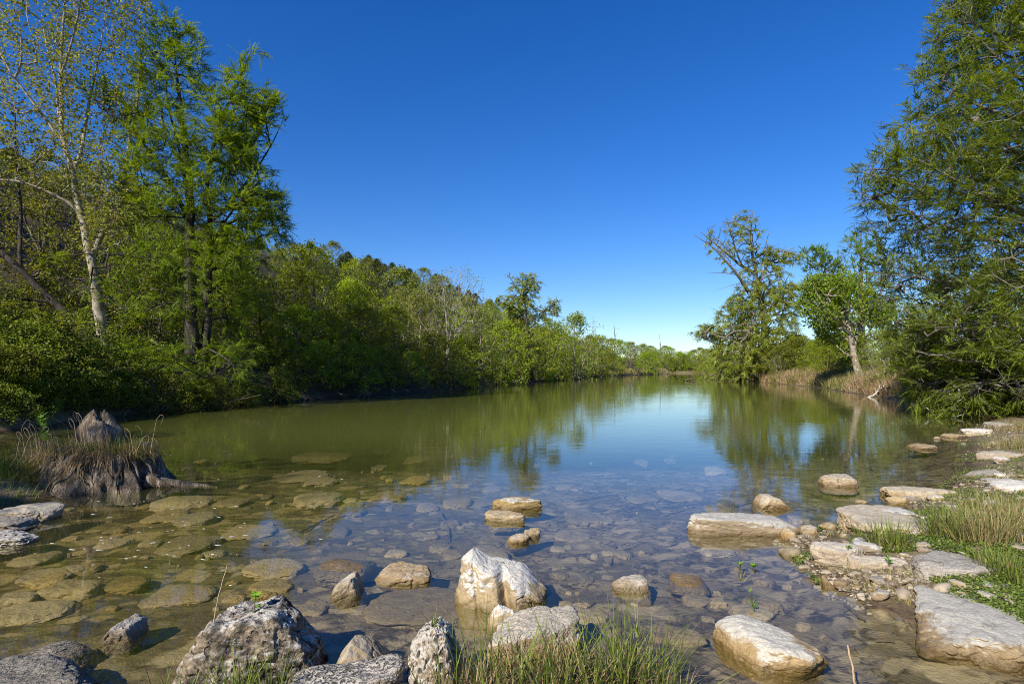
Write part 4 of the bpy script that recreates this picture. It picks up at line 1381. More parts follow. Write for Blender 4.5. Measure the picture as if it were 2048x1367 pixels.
# right bank
for kind, px, y, top, wpx, lab in [
    ('baldy', 1440, 90, 660, 70, 'young feathery cypress left of the half dead cypress'),
    ('baldy', 1480, 84, 640, 80, 'young feathery cypress at the foot of the half dead cypress'),
    ('willow', 1560, 70, 690, 70, 'low willow right of the half dead cypress'),
    ('oak', 1600, 95, 672, 80, 'olive tree in the gap right of the half dead cypress'),
    ('shrub2', 1655, 56, 690, 70, 'green shrub left of the bent pale trunk'),
    ('shrub', 1690, 50, 712, 50, 'dark shrub beside the bent pale trunk'),
    ('willow', 1775, 36, 660, 110, 'pale willow between the vivid green tree and the big cypress'),
    ('willow', 1850, 34, 650, 120, 'pale willow behind the left side of the big cypress'),
    ('shrub2', 1800, 44, 690, 90, 'green shrub on the dry bank behind the willows'),
    ('elm', 1790, 70, 600, 120, 'fresh elm far behind the willows of the right bank'),
    ('oak', 1900, 45, 560, 160, 'olive oak behind the big cypress'),
    ('oak2', 2010, 38, 520, 170, 'tall oak behind the big cypress at the right edge'),
    ('shrub', 1905, 22.5, 742, 130, 'dark shrub under the left side of the big cypress'),
    ('shrub', 1985, 21.0, 735, 140, 'dark shrub at the foot of the big cypress'),
    ('shrub', 2060, 20.0, 720, 140, 'dark shrub at the right edge under the big cypress'),
    ('shrub', 1860, 26, 735, 110, 'dark shrub between the dry grass and the big cypress'),
    ('oak2', 1660, 130, 690, 60, 'distant olive tree seen past the vivid green tree'),
    ('oak2', 1540, 140, 690, 70, 'distant olive tree seen past the half dead cypress'),
]:
    bypix(kind, px, y, top, wpx, lab, G_RB)
# low growth at the water edge of the far right bank
for i in range(26):
    px = np.interp(i, [0, 25], [1395, 1720]) + rngw.uniform(-8, 8)
    y = np.interp(px, [1390, 1420, 1450, 1500, 1640, 1720], [215, 150, 97, 84, 62, 52]) + rngw.uniform(1, 14)
    h = rngw.uniform(2.4, 4.4)
    x = (px - CX) / F * y
    put(rngw.choice(['shrub2', 'shrub', 'elm2']), x, y, h, h * rngw.uniform(1.1, 1.5), rngw, 'low green growth along the far right bank', 'low bushes along the far right bank')
for i in range(22):
    t = i / 21
    x, y = (np.interp(t, [0, .45, 1], [44, 64, 92]) + rngw.uniform(-1, 1), np.interp(t, [0, .45, 1], [176, 240, 246]) + rngw.uniform(0, 3))
    h = rngw.uniform(4, 8)
    put(['shrub2', 'elm2', 'willow'][i % 3], x - 2 * (t < .45), y, h, h * rngw.uniform(1.0, 1.4), rngw, 'low green growth along the shore of the far bend', 'bushes along the far bend', max(gz(x, y), 0) - .1)
for x, y, h in [(-14.3, 15.6, 2.4), (-14.7, 16.6, 3.0), (-15.0, 17.6, 3.4), (-14.5, 18.4, 3.0), (-15.8, 18.6, 3.8), (-15.6, 16.4, 3.4), (-16.6, 17.6, 4.2), (-14.6, 19.6, 3.2), (-15.9, 20.4, 4.0), (-14.2, 14.6, 2.2)]:
    h *= 0.58
    put('shrub', x, y, h, h * 1.6, rngw, 'dark shrub on the shaded left bank behind the stump', G_LB, max(gz(x, y), 0) - .1)
for x, y, h in [(-13.55, 15.0, 1.1), (-13.75, 16.0, 1.2), (-13.85, 17.0, 1.0), (-13.9, 18.2, 1.2), (-13.95, 19.4, 1.1), (-14.0, 20.6, 1.2), (-14.3, 15.6, 1.5), (-14.5, 17.2, 1.5), (-14.4, 19.0, 1.4), (-12.9, 23.2, 1.0), (-12.2, 26.0, 1.1), (-11.5, 28.6, 1.1)]:
    put('shrub', x, y, h, h * 1.7, rngw, 'low dark bush at the waterline of the left bank', G_LB, max(gz(x, y) - .05, .05))
# far right horizon trees
for i in range(14):
    px = 1580 + i * 40 + rngw.uniform(-10, 10)
    y = rngw.uniform(110, 190)
    bypix(rngw.choice(['oak', 'elm', 'oak2']), px, y, rngw.uniform(668, 692), rngw.uniform(60, 90), 'distant tree on the skyline behind the right bank', 'distant trees behind the right bank')
for k, o in list(PR.items()):
    if k not in used_proto:
        for c in list(o.children):
            bpy.data.objects.remove(c)
        bpy.data.objects.remove(o)

# ------------------------------------------------------------------ rocks
def icosphere(sub):
    t = (1 + 5 ** 0.5) / 2
    v = [(-1, t, 0), (1, t, 0), (-1, -t, 0), (1, -t, 0), (0, -1, t), (0, 1, t), (0, -1, -t), (0, 1, -t), (t, 0, -1), (t, 0, 1), (-t, 0, -1), (-t, 0, 1)]
    v = norm(np.array(v, dtype=np.float64))
    f = np.array([(0, 11, 5), (0, 5, 1), (0, 1, 7), (0, 7, 10), (0, 10, 11), (1, 5, 9), (5, 11, 4), (11, 10, 2), (10, 7, 6), (7, 1, 8),
                  (3, 9, 4), (3, 4, 2), (3, 2, 6), (3, 6, 8), (3, 8, 9), (4, 9, 5), (2, 4, 11), (6, 2, 10), (8, 6, 7), (9, 8, 1)])
    for _ in range(sub):
        e = np.concatenate([f[:, [0, 1]], f[:, [1, 2]], f[:, [2, 0]]])
        es = np.sort(e, 1)
        u, inv = np.unique(es, axis=0, return_inverse=True)
        inv = inv.ravel()
        mid = norm(v[u[:, 0]] + v[u[:, 1]]) + 0.0
        n0 = len(v)
        v = np.concatenate([v, mid])
        k = len(f)
        a, b, c = n0 + inv[:k], n0 + inv[k:2 * k], n0 + inv[2 * k:]
        f = np.concatenate([np.stack([f[:, 0], a, c], 1), np.stack([f[:, 1], b, a], 1), np.stack([f[:, 2], c, b], 1), np.stack([a, b, c], 1)])
    return v, f

ICO = {k: icosphere(k) for k in (3, 4, 5, 6)}

def rock_shape(seed, w, d, h, sub=5, facets=9, sharp=9.0, rough=0.05, flat=0.0, prof=None, pits=0.0, ridges=0.0, planes=None, groove=None, crease=1.0):
    """a weathered block fitted to a box w x d x h, base at z=0"""
    rng = np.random.default_rng(seed)
    v, f = ICO[sub]
    if planes is None:
        n = norm(rng.normal(0, 1, (facets, 3)) * np.array([1, 1, 0.8]))
        dist = rng.uniform(0.70, 1.0, facets)
        n = np.concatenate([n, [[0, 0, 1], [0, 0, -1], [1, 0.1, 0], [-1, 0.1, 0], [0, 1, 0], [0.1, -1, 0]]])
        dist = np.concatenate([dist, [0.80 - 0.2 * flat, 0.9, 0.98, 0.98, 0.98, 0.98]])
    else:
        n = norm(np.array([p[:3] for p in planes], dtype=np.float64))
        dist = np.array([p[3] for p in planes])
    dots = np.maximum(v @ norm(n).T, 0) / dist[None]
    r = (np.sum(dots ** sharp, 1) + 0.55 ** sharp) ** (-1.0 / sharp)
    p = v * r[:, None]
    so_ = seed * 3.7
    nz = fbm(p * 1.5 + so_, seed, 3) * 0.15 + fbm(p * 4.5 + so_, seed + 1, 5, 0.6) * rough * 1.5
    cr = np.abs(fbm(p * 1.7 + so_ + 5, seed + 31, 3))
    nz = nz - crease * 0.055 * (1 - sstep(0.0, 0.10, cr))
    cr = np.abs(fbm(p * 4.2 + so_ + 9, seed + 37, 3))
    nz = nz - crease * 0.022 * (1 - sstep(0.0, 0.12, cr))
    if pits:
        c = vnoise(p * 7.0 + so_, seed + 9)
        nz = nz - pits * sstep(0.25, 0.7, c) * 0.12
        c = vnoise(p * 13.0 + so_, seed + 19)
        nz = nz - pits * sstep(0.3, 0.7, c) * 0.06
    if ridges:
        q = p @ np.array([0.25, 0.35, 1.0])
        nz = nz + ridges * 0.03 * np.sin(q * 22 + 5 * fbm(p * 2, seed + 4, 3))
    p = p * (1 + nz[:, None])
    lo, hi = p.min(0), p.max(0)
    p = (p - (lo + hi) / 2) / ((hi - lo) / 2)
    if prof is not None:
        s = np.interp(p[:, 0], [q[0] for q in prof], [q[1] for q in prof])
        p[:, 2] = (p[:, 2] + 1) * s - 1
    if groove is not None:
        for gu, gd, gw in groove:
            p[:, 1] += np.where(p[:, 1] < 0.3, gd * np.exp(-((p[:, 0] - gu + 0.12 * p[:, 2]) / gw) ** 2), 0) * sstep(-0.9, 0.2, p[:, 2])
    p = p * np.array([w / 2, d / 2, h / 2])
    p[:, 2] += h / 2
    return p, f

ALLROCK = []
def rock(name, x0, x1, yt, yb, h, mat, label, seed, d=None, yaw=0.0, under=None, sub=5, cat='rock', group=None, z0=0.0, **kw):
    """rock whose photo outline is x0..x1, yt..yb, rising h metres above the water (z0 = level of its foot)"""
    if z0 == 0.0:
        zg = gz(*wp((x0 + x1) / 2, yb - 0.25 * (yb - yt)))
        if zg > 0.03:
            z0 = zg * 0.85
    yf = (H - z0) * F / (yb - HZ)
    under = under if under is not None else 0.10 + 0.3 * h
    ybk = F * (H - z0 - h) / max(yt - HZ, 1)
    wid = (x1 - x0) / F * (yf + 0.25)
    if d is None:
        d = min(max((ybk - yf) * 1.15, 0.4 * wid), 1.6 * wid)
    yc = yf + d * 0.47
    wid = (x1 - x0) / F * yc
    xc = ((x0 + x1) / 2 - CX) / F * yc
    c, s = abs(math.cos(yaw)), abs(math.sin(yaw))
    # size the unrotated block so that its turned width fits
    wl = wid / (c + 0.75 * s * min(d / wid, 1.0)) if yaw else wid
    p, f = rock_shape(seed, wl, d, h + under, sub, **kw)
    mb = MB()
    mb.add(p, f)
    o = mb.build(name, M[mat], None, smooth=True, loc=(xc, yc, z0 - under))
    o.rotation_euler = (0, 0, yaw)
    tag(o, label, cat, group)
    ALLROCK.append((xc, yc, max(wl, d) / 2))
    return o

HERO = [(0, 0.05, 1, 0.80), (0.2, -0.5, 1, 0.86), (1, 0, 0, 0.95), (-1, 0, 0.12, 0.95), (-0.35, -1, 0.35, 0.86), (0.4, -1, 0.15, 0.88), (0, 1, 0.2, 0.85), (0.7, -0.7, 0.1, 0.98), (-0.9, -0.6, 0.2, 0.95), (0, 0, -1, 0.9), (0.8, 0.7, 0, 0.95), (-0.8, 0.7, 0.1, 0.9)]
R = rock
R('boulder', 900, 1100, 1096, 1226, .31, 'rock_white', 'large white topped boulder with tan sides in the middle of the shallows', 101, d=.62, sub=6, planes=HERO, rough=0.05, sharp=13, groove=[(.12, .38, .10), (-.42, .12, .06)],
  prof=[(-1, .84), (-.78, .98), (-.55, 1.02), (-.25, .90), (.1, .84), (.42, .80), (.58, .72), (.78, .58), (1, .50)], crease=.5)
R('rock', 966, 1052, 1203, 1262, .15, 'rock_white', 'small pale rock leaning against the front of the white topped boulder', 102, prof=[(-1, .6), (-.3, 1), (.4, .9), (1, .4)])
R('rock', 972, 1165, 1236, 1330, .17, 'rock_grey', 'flat pale grey rock half hidden behind the foreground grass', 103, d=.5, flat=.5)
R('pitted_rock', 814, 925, 1243, 1400, .31, 'rock_pit', 'cream rock riddled with dark holes left of the foreground grass', 104, d=.42, sub=6, pits=1.0, rough=.07, sharp=10, prof=[(-1, .8), (-.4, .95), (.1, 1), (.5, 1), (1, .85)])
R('rock', 686, 805, 1275, 1350, .16, 'rock_tan', 'pointed grey and tan rock between the dark boulder and the pitted rock', 105, d=.36, prof=[(-1, .8), (-.6, 1), (0, .8), (1, .2)])
R('boulder', 358, 652, 1200, 1400, .365, 'rock_dark', 'big rough boulder with dark lichen in the left foreground', 106, d=.62, sub=6, rough=.09, pits=.5, sharp=11, planes=[(0, 0, 1, .80), (-1, -.1, .75, .80), (.8, 0, .7, .88), (0, -1, .3, .85), (.5, -1, .1, .9), (-.6, -1, .2, .9), (1, 0, 0, .98), (-1, 0, -.1, 1), (0, 1, .2, .85), (0, 0, -1, .9), (.7, .7, .2, .95)], prof=[(-1, .8), (-.4, .98), (-.1, .94), (.15, 1), (.4, 1), (1, .9)])
R('banded_rock', 584, 810, 1326, 1440, .13, 'rock_band', 'grey rock scored with fine dark layers at the bottom edge', 107, d=.5, sub=6, ridges=1.0)
R('rock', 660, 733, 1137, 1196, .155, 'rock_tan', 'egg shaped tan stone standing upright left of the white topped boulder', 108, d=.24, prof=[(-1, .6), (-.4, .8), (.4, 1), (1, .75)], facets=7, rough=.03)
R('rock', 756, 866, 1127, 1168, .075, 'rock_tan', 'low rounded tan rock between the upright stone and the white topped boulder', 109, d=.42, rough=.03)
R('rock', 626, 746, 1094, 1147, .012, 'rock_tan', 'broad smooth stone just breaking the surface behind the upright tan stone', 110, d=.55, under=.16, rough=.02)
R('rock', 1222, 1299, 1152, 1187, .075, 'rock_tan', 'small tan rock right of the white topped boulder', 111, d=.24)
R('rock', 1336, 1412, 1150, 1176, .028, 'rock_tan', 'barely exposed tan stone, its low hump wet all around', 112, d=.30)
R('rock', 981, 1085, 994, 1019, .11, 'rock_white', 'upper of two flat rocks stacked in the mid shallows', 113, d=.32, flat=.5, sharp=12)
R('rock', 969, 1050, 1021, 1044, .075, 'rock_white', 'lower of two flat rocks stacked in the mid shallows', 114, d=.28, flat=.5, sharp=14, facets=5)
R('rock', 1047, 1081, 1051, 1076, .075, 'rock_white', 'small knobbly stone below the two flat stacked rocks', 115, d=.16, rough=.09)
R('rock', 1009, 1058, 1064, 1087, .06, 'rock_tan', 'small oval stone beside the knobbly stone', 116, d=.2)
R('rock_slab', 1363, 1602, 1027, 1072, .165, 'rock_slab', 'long flat topped tan slab reaching out from the right bank', 117, d=.42, yaw=-.05, sub=6, flat=1, sharp=14, prof=[(-1, .8), (-.8, 1), (.6, .92), (1, .6)], crease=.5)
R('rock', 1499, 1587, 982, 1017, .14, 'rock_tan', 'pale oval rock behind the long slab', 118, d=.42, prof=[(-1, .5), (-.4, 1), (.2, .85), (1, .15)])
R('rock', 1640, 1714, 950, 974, .13, 'rock_tan', 'domed tan rock with a few grass blades, alone in the right shallows', 119, d=.42)
R('rock_slab', 1676, 1880, 1022, 1080, .13, 'rock_tan', 'broad tan slab with white flakes lying on it at the right bank', 120, d=1.0, flat=.7, sharp=11, sub=6, yaw=-.12, crease=.5)
R('rock', 1752, 1832, 1012, 1034, .05, 'rock_white', 'white flake of stone lying on the broad tan slab', 121, d=.28, z0=.15, under=.03, flat=1)
R('boulder', 1436, 1648, 1236, 1345, .145, 'rock_slab', 'blocky white topped rock with a small sprout in the lower right shallows', 122, d=.46, sub=6, yaw=-.10, flat=.6, sharp=10, prof=[(-1, .9), (-.5, 1), (.4, .86), (.8, .74), (1, .55)], crease=.5)
R('rock_slab', 1812, 2110, 1184, 1345, .13, 'rock_slab', 'largest pale slab at the right edge with a tan waterline', 123, d=.95, sub=6, yaw=-.50, flat=.8, sharp=12, crease=.5)
R('rock_slab', 1815, 2010, 1100, 1180, .12, 'rock_grey', 'grey streaked slab tilted towards the water behind the largest slab', 124, d=.62, sub=6, yaw=-.45, flat=.9, sharp=13, z0=.09, crease=.5)
R('rock', 1618, 1730, 1095, 1130, .13, 'rock_tan', 'tan ridge of rock with sprouts at its left end, right shore', 125, d=.30, yaw=-.3, z0=.0)
R('rock', 1692, 1818, 1110, 1160, .13, 'rock_tan', 'long tan ridge rock pointing at the largest slab', 126, d=.28, yaw=-.4, z0=.01, sharp=12)
R('rock', 1643, 1676, 1142, 1177, .09, 'rock_tan', 'narrow tan stone tipped on edge in the shallows below the tan ridge', 127, d=.16, prof=[(-1, 1), (0, .7), (1, .3)])
R('rock', 1768, 1908, 974, 1000, .11, 'rock_tan', 'long low tan rock at the right shore behind the broad slab', 128, d=.42, flat=.8, yaw=-.1)
R('rock', 1774, 1811, 989, 1009, .09, 'rock_white', 'small white rock in front of the long low tan rock', 129, d=.2)
R('rock', 1800, 1845, 990, 1006, .06, 'rock_tan', 'small tan rock beside the small white rock, right shore', 130, d=.22)
R('rock', 1815, 1869, 880, 899, .08, 'rock_tan', 'flat tan rock lying out from the far right shore', 131, d=.55)
R('rock', 1884, 1925, 862, 876, .08, 'rock_white', 'pale rock at the far end of the right gravel shore', 132, d=.5)
R('rock', 1922, 1985, 853, 872, .16, 'rock_white', 'heaped pale rock under the big cypress at the far right shore', 133, d=.6)
R('rock', 1970, 2030, 843, 864, .22, 'rock_grey', 'grey rock in the grass under the big cypress', 134, d=.7, z0=.05)
R('rock_slab', 1918, 2012, 932, 962, .15, 'rock_grey', 'grey slab leaning on the right bank among moss', 135, d=.5, flat=.7, z0=.03, prof=[(-1, .4), (0, .8), (1, 1)])
R('rock', 1962, 2042, 955, 982, .13, 'rock_grey', 'rounded grey rock below the leaning slab at the right edge', 136, d=.45, z0=.04)
R('rock', 1988, 2070, 966, 998, .17, 'rock_white', 'lumpy pale rock at the right edge', 137, d=.45, z0=.04)
R('rock', 1958, 2032, 897, 925, .16, 'rock_tan', 'tan rock on the mossy right bank below the big cypress', 138, d=.55, z0=.04)
R('rock', 1560, 1597, 1060, 1083, .10, 'rock_tan', 'small tan stone at the tip of the long slab', 139, d=.2)
R('rock', 1597, 1640, 1054, 1075, .10, 'rock_tan', 'squarish tan stone right of the long slab', 140, d=.24)
R('rock', 20, 112, 1005, 1040, .10, 'rock_tan', 'smooth brown rock in front of the root stump', 141, d=.5, z0=.05)
R('rock_slab', -60, 78, 1032, 1068, .10, 'rock_shaded', 'grey layered ledge at the left edge below the stump', 142, d=.55, ridges=1.2, flat=.6)
R('rock', -60, 76, 1062, 1094, .08, 'rock_pit', 'knobbly pinkish grey rock at the left edge below the ledge', 143, d=.42, pits=.8, rough=.1)
R('boulder', -60, 188, 1280, 1346, .05, 'rock_shaded', 'long shaded boulder lying in the water at the lower left', 144, d=.36, sub=6, prof=[(-1, .3), (-.3, .8), (.3, 1), (.7, .8), (1, .4)])
R('rock', 208, 292, 1240, 1286, .09, 'rock_grey', 'lone brownish boulder right of the long shaded boulder', 145, d=.3, prof=[(-1, .4), (0, 1), (.6, .95), (1, .5)])
R('boulder', -80, 200, 1340, 1460, .13, 'rock_shaded', 'dark shaded rock filling the bottom left corner', 146, d=.5, sub=6, ridges=.6)

# small stones on the right bank and in the near shallows
SM = [(1990, 2018, 914, 926, 'rock_white'), (1960, 1993, 1005, 1017, 'rock_white'), (1894, 1921, 1008, 1022, 'rock_white'), (1708, 1737, 1068, 1089, 'rock_white'), (1822, 1841, 1087, 1098, 'rock_white'),
      (1987, 2012, 947, 957, 'rock_white'), (1866, 1880, 872, 878, 'rock_white'), (1983, 2000, 884, 890, 'rock_white'), (1710, 1735, 1003, 1010, 'rock_white')]
SML = ['white pebble stone on the moss beside the tan bank rock', 'flat white stone on the dark mud left of the right edge', 'white stone above the green bank grass', 'bright white lump beside the broad tan slab',
       'small white cobble just above the grey streaked slab', 'white cobble in front of the leaning grey slab', 'tiny white stone between the far shore rocks', 'tiny white stone in the far bank grass', 'flat white stone awash near the broad slab']
for i, ((x0, x1, yt, yb, mt), lab) in enumerate(zip(SM, SML)):
    w_ = (x1 - x0) / F * (H * F / (yb - HZ))
    x, y = wp((x0 + x1) / 2, yb)
    z = max(gz(x, y), 0.0)
    R('stone', x0, x1, yt, yb, w_ * 0.35, mt, lab, 200 + i, d=w_ * 0.8, sub=4, z0=z, under=.03)
rngp = np.random.default_rng(5)
G_PEB = 'pebbles strewn over the right bank'
pm = []
for i in range(6):
    p, f = rock_shape(300 + i, 1, 0.8, 0.55, 3, rough=.06)
    mb = MB()
    mb.add(p, f)
    pm.append(mb)
pebm = [[mb.mesh('pebble', M[mt], True) for mb in pm] for mt in ('rock_tan', 'rock_white', 'rock_grey')]
cnt = 0
while cnt < 260:
    px = rngp.uniform(1560, 2048)
    py = rngp.uniform(850, 1200) if rngp.random() < 0.75 else rngp.uniform(1000, 1130)
    x, y = wp(px, py)
    sd = float(river_sd(np.array([x]), np.array([y]))[0])
    if sd > 0.25 or sd < -2.5:
        continue
    x, y = wp(px, py, max(gz(x, y), 0))
    if any((x - a) ** 2 + (y - b) ** 2 < (r_ * 0.8) ** 2 for a, b, r_ in ALLROCK):
        continue
    mi = rngp.choice([0, 1, 2], p=[.5, .3, .2])
    o = bpy.data.objects.new('pebble', pebm[mi][rngp.integers(6)])
    COL.objects.link(o)
    s = rngp.lognormal(-3.0, 0.55)
    o.location = (x, y, gz(x, y) - 0.1 * s)
    o.scale = (s, s, s * rngp.uniform(.6, 1))
    o.rotation_euler = (0, 0, rngp.random() * 6.28)
    tag(o, ['tan', 'whitish', 'greyish'][mi] + ' pebble on the mud of the right bank', 'pebble', G_PEB)
    cnt += 1

# gravel between the stones: too many to count
def gravel():
    rng = np.random.default_rng(44)
    v0, f0 = icosphere(1)
    px, py = rng.uniform(1545, 2060, 60000), 845 + 420 * rng.random(60000) ** 1.2
    y = (H - 0.05) * F / (py - HZ)
    x = (px - CX) / F * y
    sd = river_sd(x, y)
    m = (sd < 0.10) & (sd > -2.2) & (fbm(np.stack([x, y, 0 * x], -1) * 1.6, 81, 3) > -0.02)
    x, y = x[m][:5200], y[m][:5200]
    n = len(x)
    s = rng.lognormal(-4.75, 0.6, n)
    c = np.stack([x, y, ground_z(x, y) + 0.1 * s], -1)
    v = v0[None] * (1 + 0.25 * rng.normal(0, 1, (n, len(v0), 1)).clip(-1, 1))
    a = rng.random(n) * 6.283
    ca, sa = np.cos(a)[:, None], np.sin(a)[:, None]
    sx_, sy_ = rng.uniform(.8, 1.5, n)[:, None], rng.uniform(.6, 1.0, n)[:, None]
    X, Y, Z = v[..., 0] * sx_, v[..., 1] * sy_, v[..., 2] * 0.55
    v = np.stack([X * ca - Y * sa, X * sa + Y * ca, Z], -1) * s[:, None, None] + c[:, None]
    f = (np.arange(n) * len(v0))[:, None, None] + f0[None]
    mb = MB()
    mb.add(v.reshape(-1, 3), f.reshape(-1, 3), np.repeat(rng.random(n), len(v0)))
    tag(mb.build('gravel', M['gravel'], smooth=True), 'tan and whitish gravel strewn between the stones of the right shore', 'gravel', kind='stuff')
M['gravel'] = plain_mat('gravel_stones', (0.10, 0.075, 0.05), (0.42, 0.35, 0.26), attr=True, rough=0.85)
gravel()

# drowned stones on the bed
G_SUB = 'drowned stones on the river bed'
SUBS = [(550, 668, 934, 961), (613, 676, 945, 968), (583, 690, 973, 1002), (438, 500, 990, 1010), (355, 433, 1016, 1044), (450, 553, 1039, 1074), (318, 432, 1061, 1098), (312, 422, 985, 1004), (288, 382, 1011, 1040),
        (673, 732, 1004, 1029), (124, 200, 1114, 1151), (92, 202, 1149, 1184), (68, 132, 1139, 1167), (298, 432, 1154, 1206), (22, 112, 1094, 1121), (-10, 132, 1189, 1242), (655, 702, 1049, 1071), (742, 816, 974, 996),
        (884, 946, 985, 1013), (1128, 1202, 1014, 1043), (1108, 1182, 1054, 1081), (1253, 1312, 982, 1001), (1408, 1462, 1004, 1021), (1112, 1147, 964, 979), (928, 1024, 1084, 1112), (1133, 1192, 1131, 1166),
        (1228, 1262, 1094, 1112), (598, 662, 1189, 1226), (488, 612, 1108, 1147), (703, 752, 882, 893), (808, 862, 909, 921), (588, 704, 901, 913), (1362, 1424, 1178, 1203), (1165, 1230, 1020, 1045),
        (1100, 1150, 1130, 1150), (660, 740, 1195, 1222), (500, 590, 1150, 1180), (210, 300, 1140, 1175), (190, 260, 1070, 1090), (880, 920, 1035, 1050), (830, 880, 1000, 1020), (1400, 1470, 1085, 1105), (1490, 1560, 1180, 1215)]
subm = []
for i in range(8):
    p, f = rock_shape(400 + i, 1, 1, 1, 4, facets=7, rough=.08, flat=.4, sharp=6.0, crease=.8)
    mb = MB()
    mb.add(p, f)
    subm.append(mb.mesh('drowned_stone', M['rock_under'], True))
def drown(x0, x1, y0, y1, k, label):
    yc = (y0 + y1) / 2
    x, y = wp((x0 + x1) / 2, yc, -0.08)
    b = gz(x, y)
    if b > -0.03:
        return
    # lies with its top a few centimetres under the surface, or on the deeper bed
    wq = (x1 - x0) / F * y
    top = min(b + 0.02 + 0.09 * wq * (0.5 + 1.0 * ((k * 7) % 5) / 4), -0.015)
    if b < -0.7:
        return
    x, y = wp((x0 + x1) / 2, yc, top)
    wd = (x1 - x0) / F * y
    dp = (H - top) * F * (1 / (y0 - HZ) - 1 / (y1 - HZ))
    o = bpy.data.objects.new('drowned_stone', subm[k % 8])
    COL.objects.link(o)
    hh = (top - b) * 1.5 + 0.03
    o.location = (x, y, top - hh)
    o.scale = (wd, min(dp * 0.85, wd * 1.6), hh)
    o.rotation_euler = (0, 0, rngp.uniform(-.25, .25))
    tag(o, label, 'stone', G_SUB)
for k, q in enumerate(SUBS):
    big = (q[1] - q[0]) > 75
    drown(*q, k, 'broad drowned stone lying under clear shallow water' if big else 'small drowned stone lying under clear shallow water')
k = 0
while k < 150:
    px = rngp.uniform(0, 1650)
    py = 890 + 380 * rngp.random() ** 1.1
    sz = rngp.lognormal(2.9, 0.75) * (0.6 + (py - 880) / 400)
    x, y = wp(px, py)
    if float(river_sd(np.array([x]), np.array([y]))[0]) < 0.25:
        continue
    if any((x - a) ** 2 + (y - b) ** 2 < (r_ + 0.1) ** 2 for a, b, r_ in ALLROCK):
        continue
    drown(px - sz / 2, px + sz / 2, py - sz * 0.17, py + sz * 0.17, k, 'small drowned stone lying under clear shallow water')
    k += 1

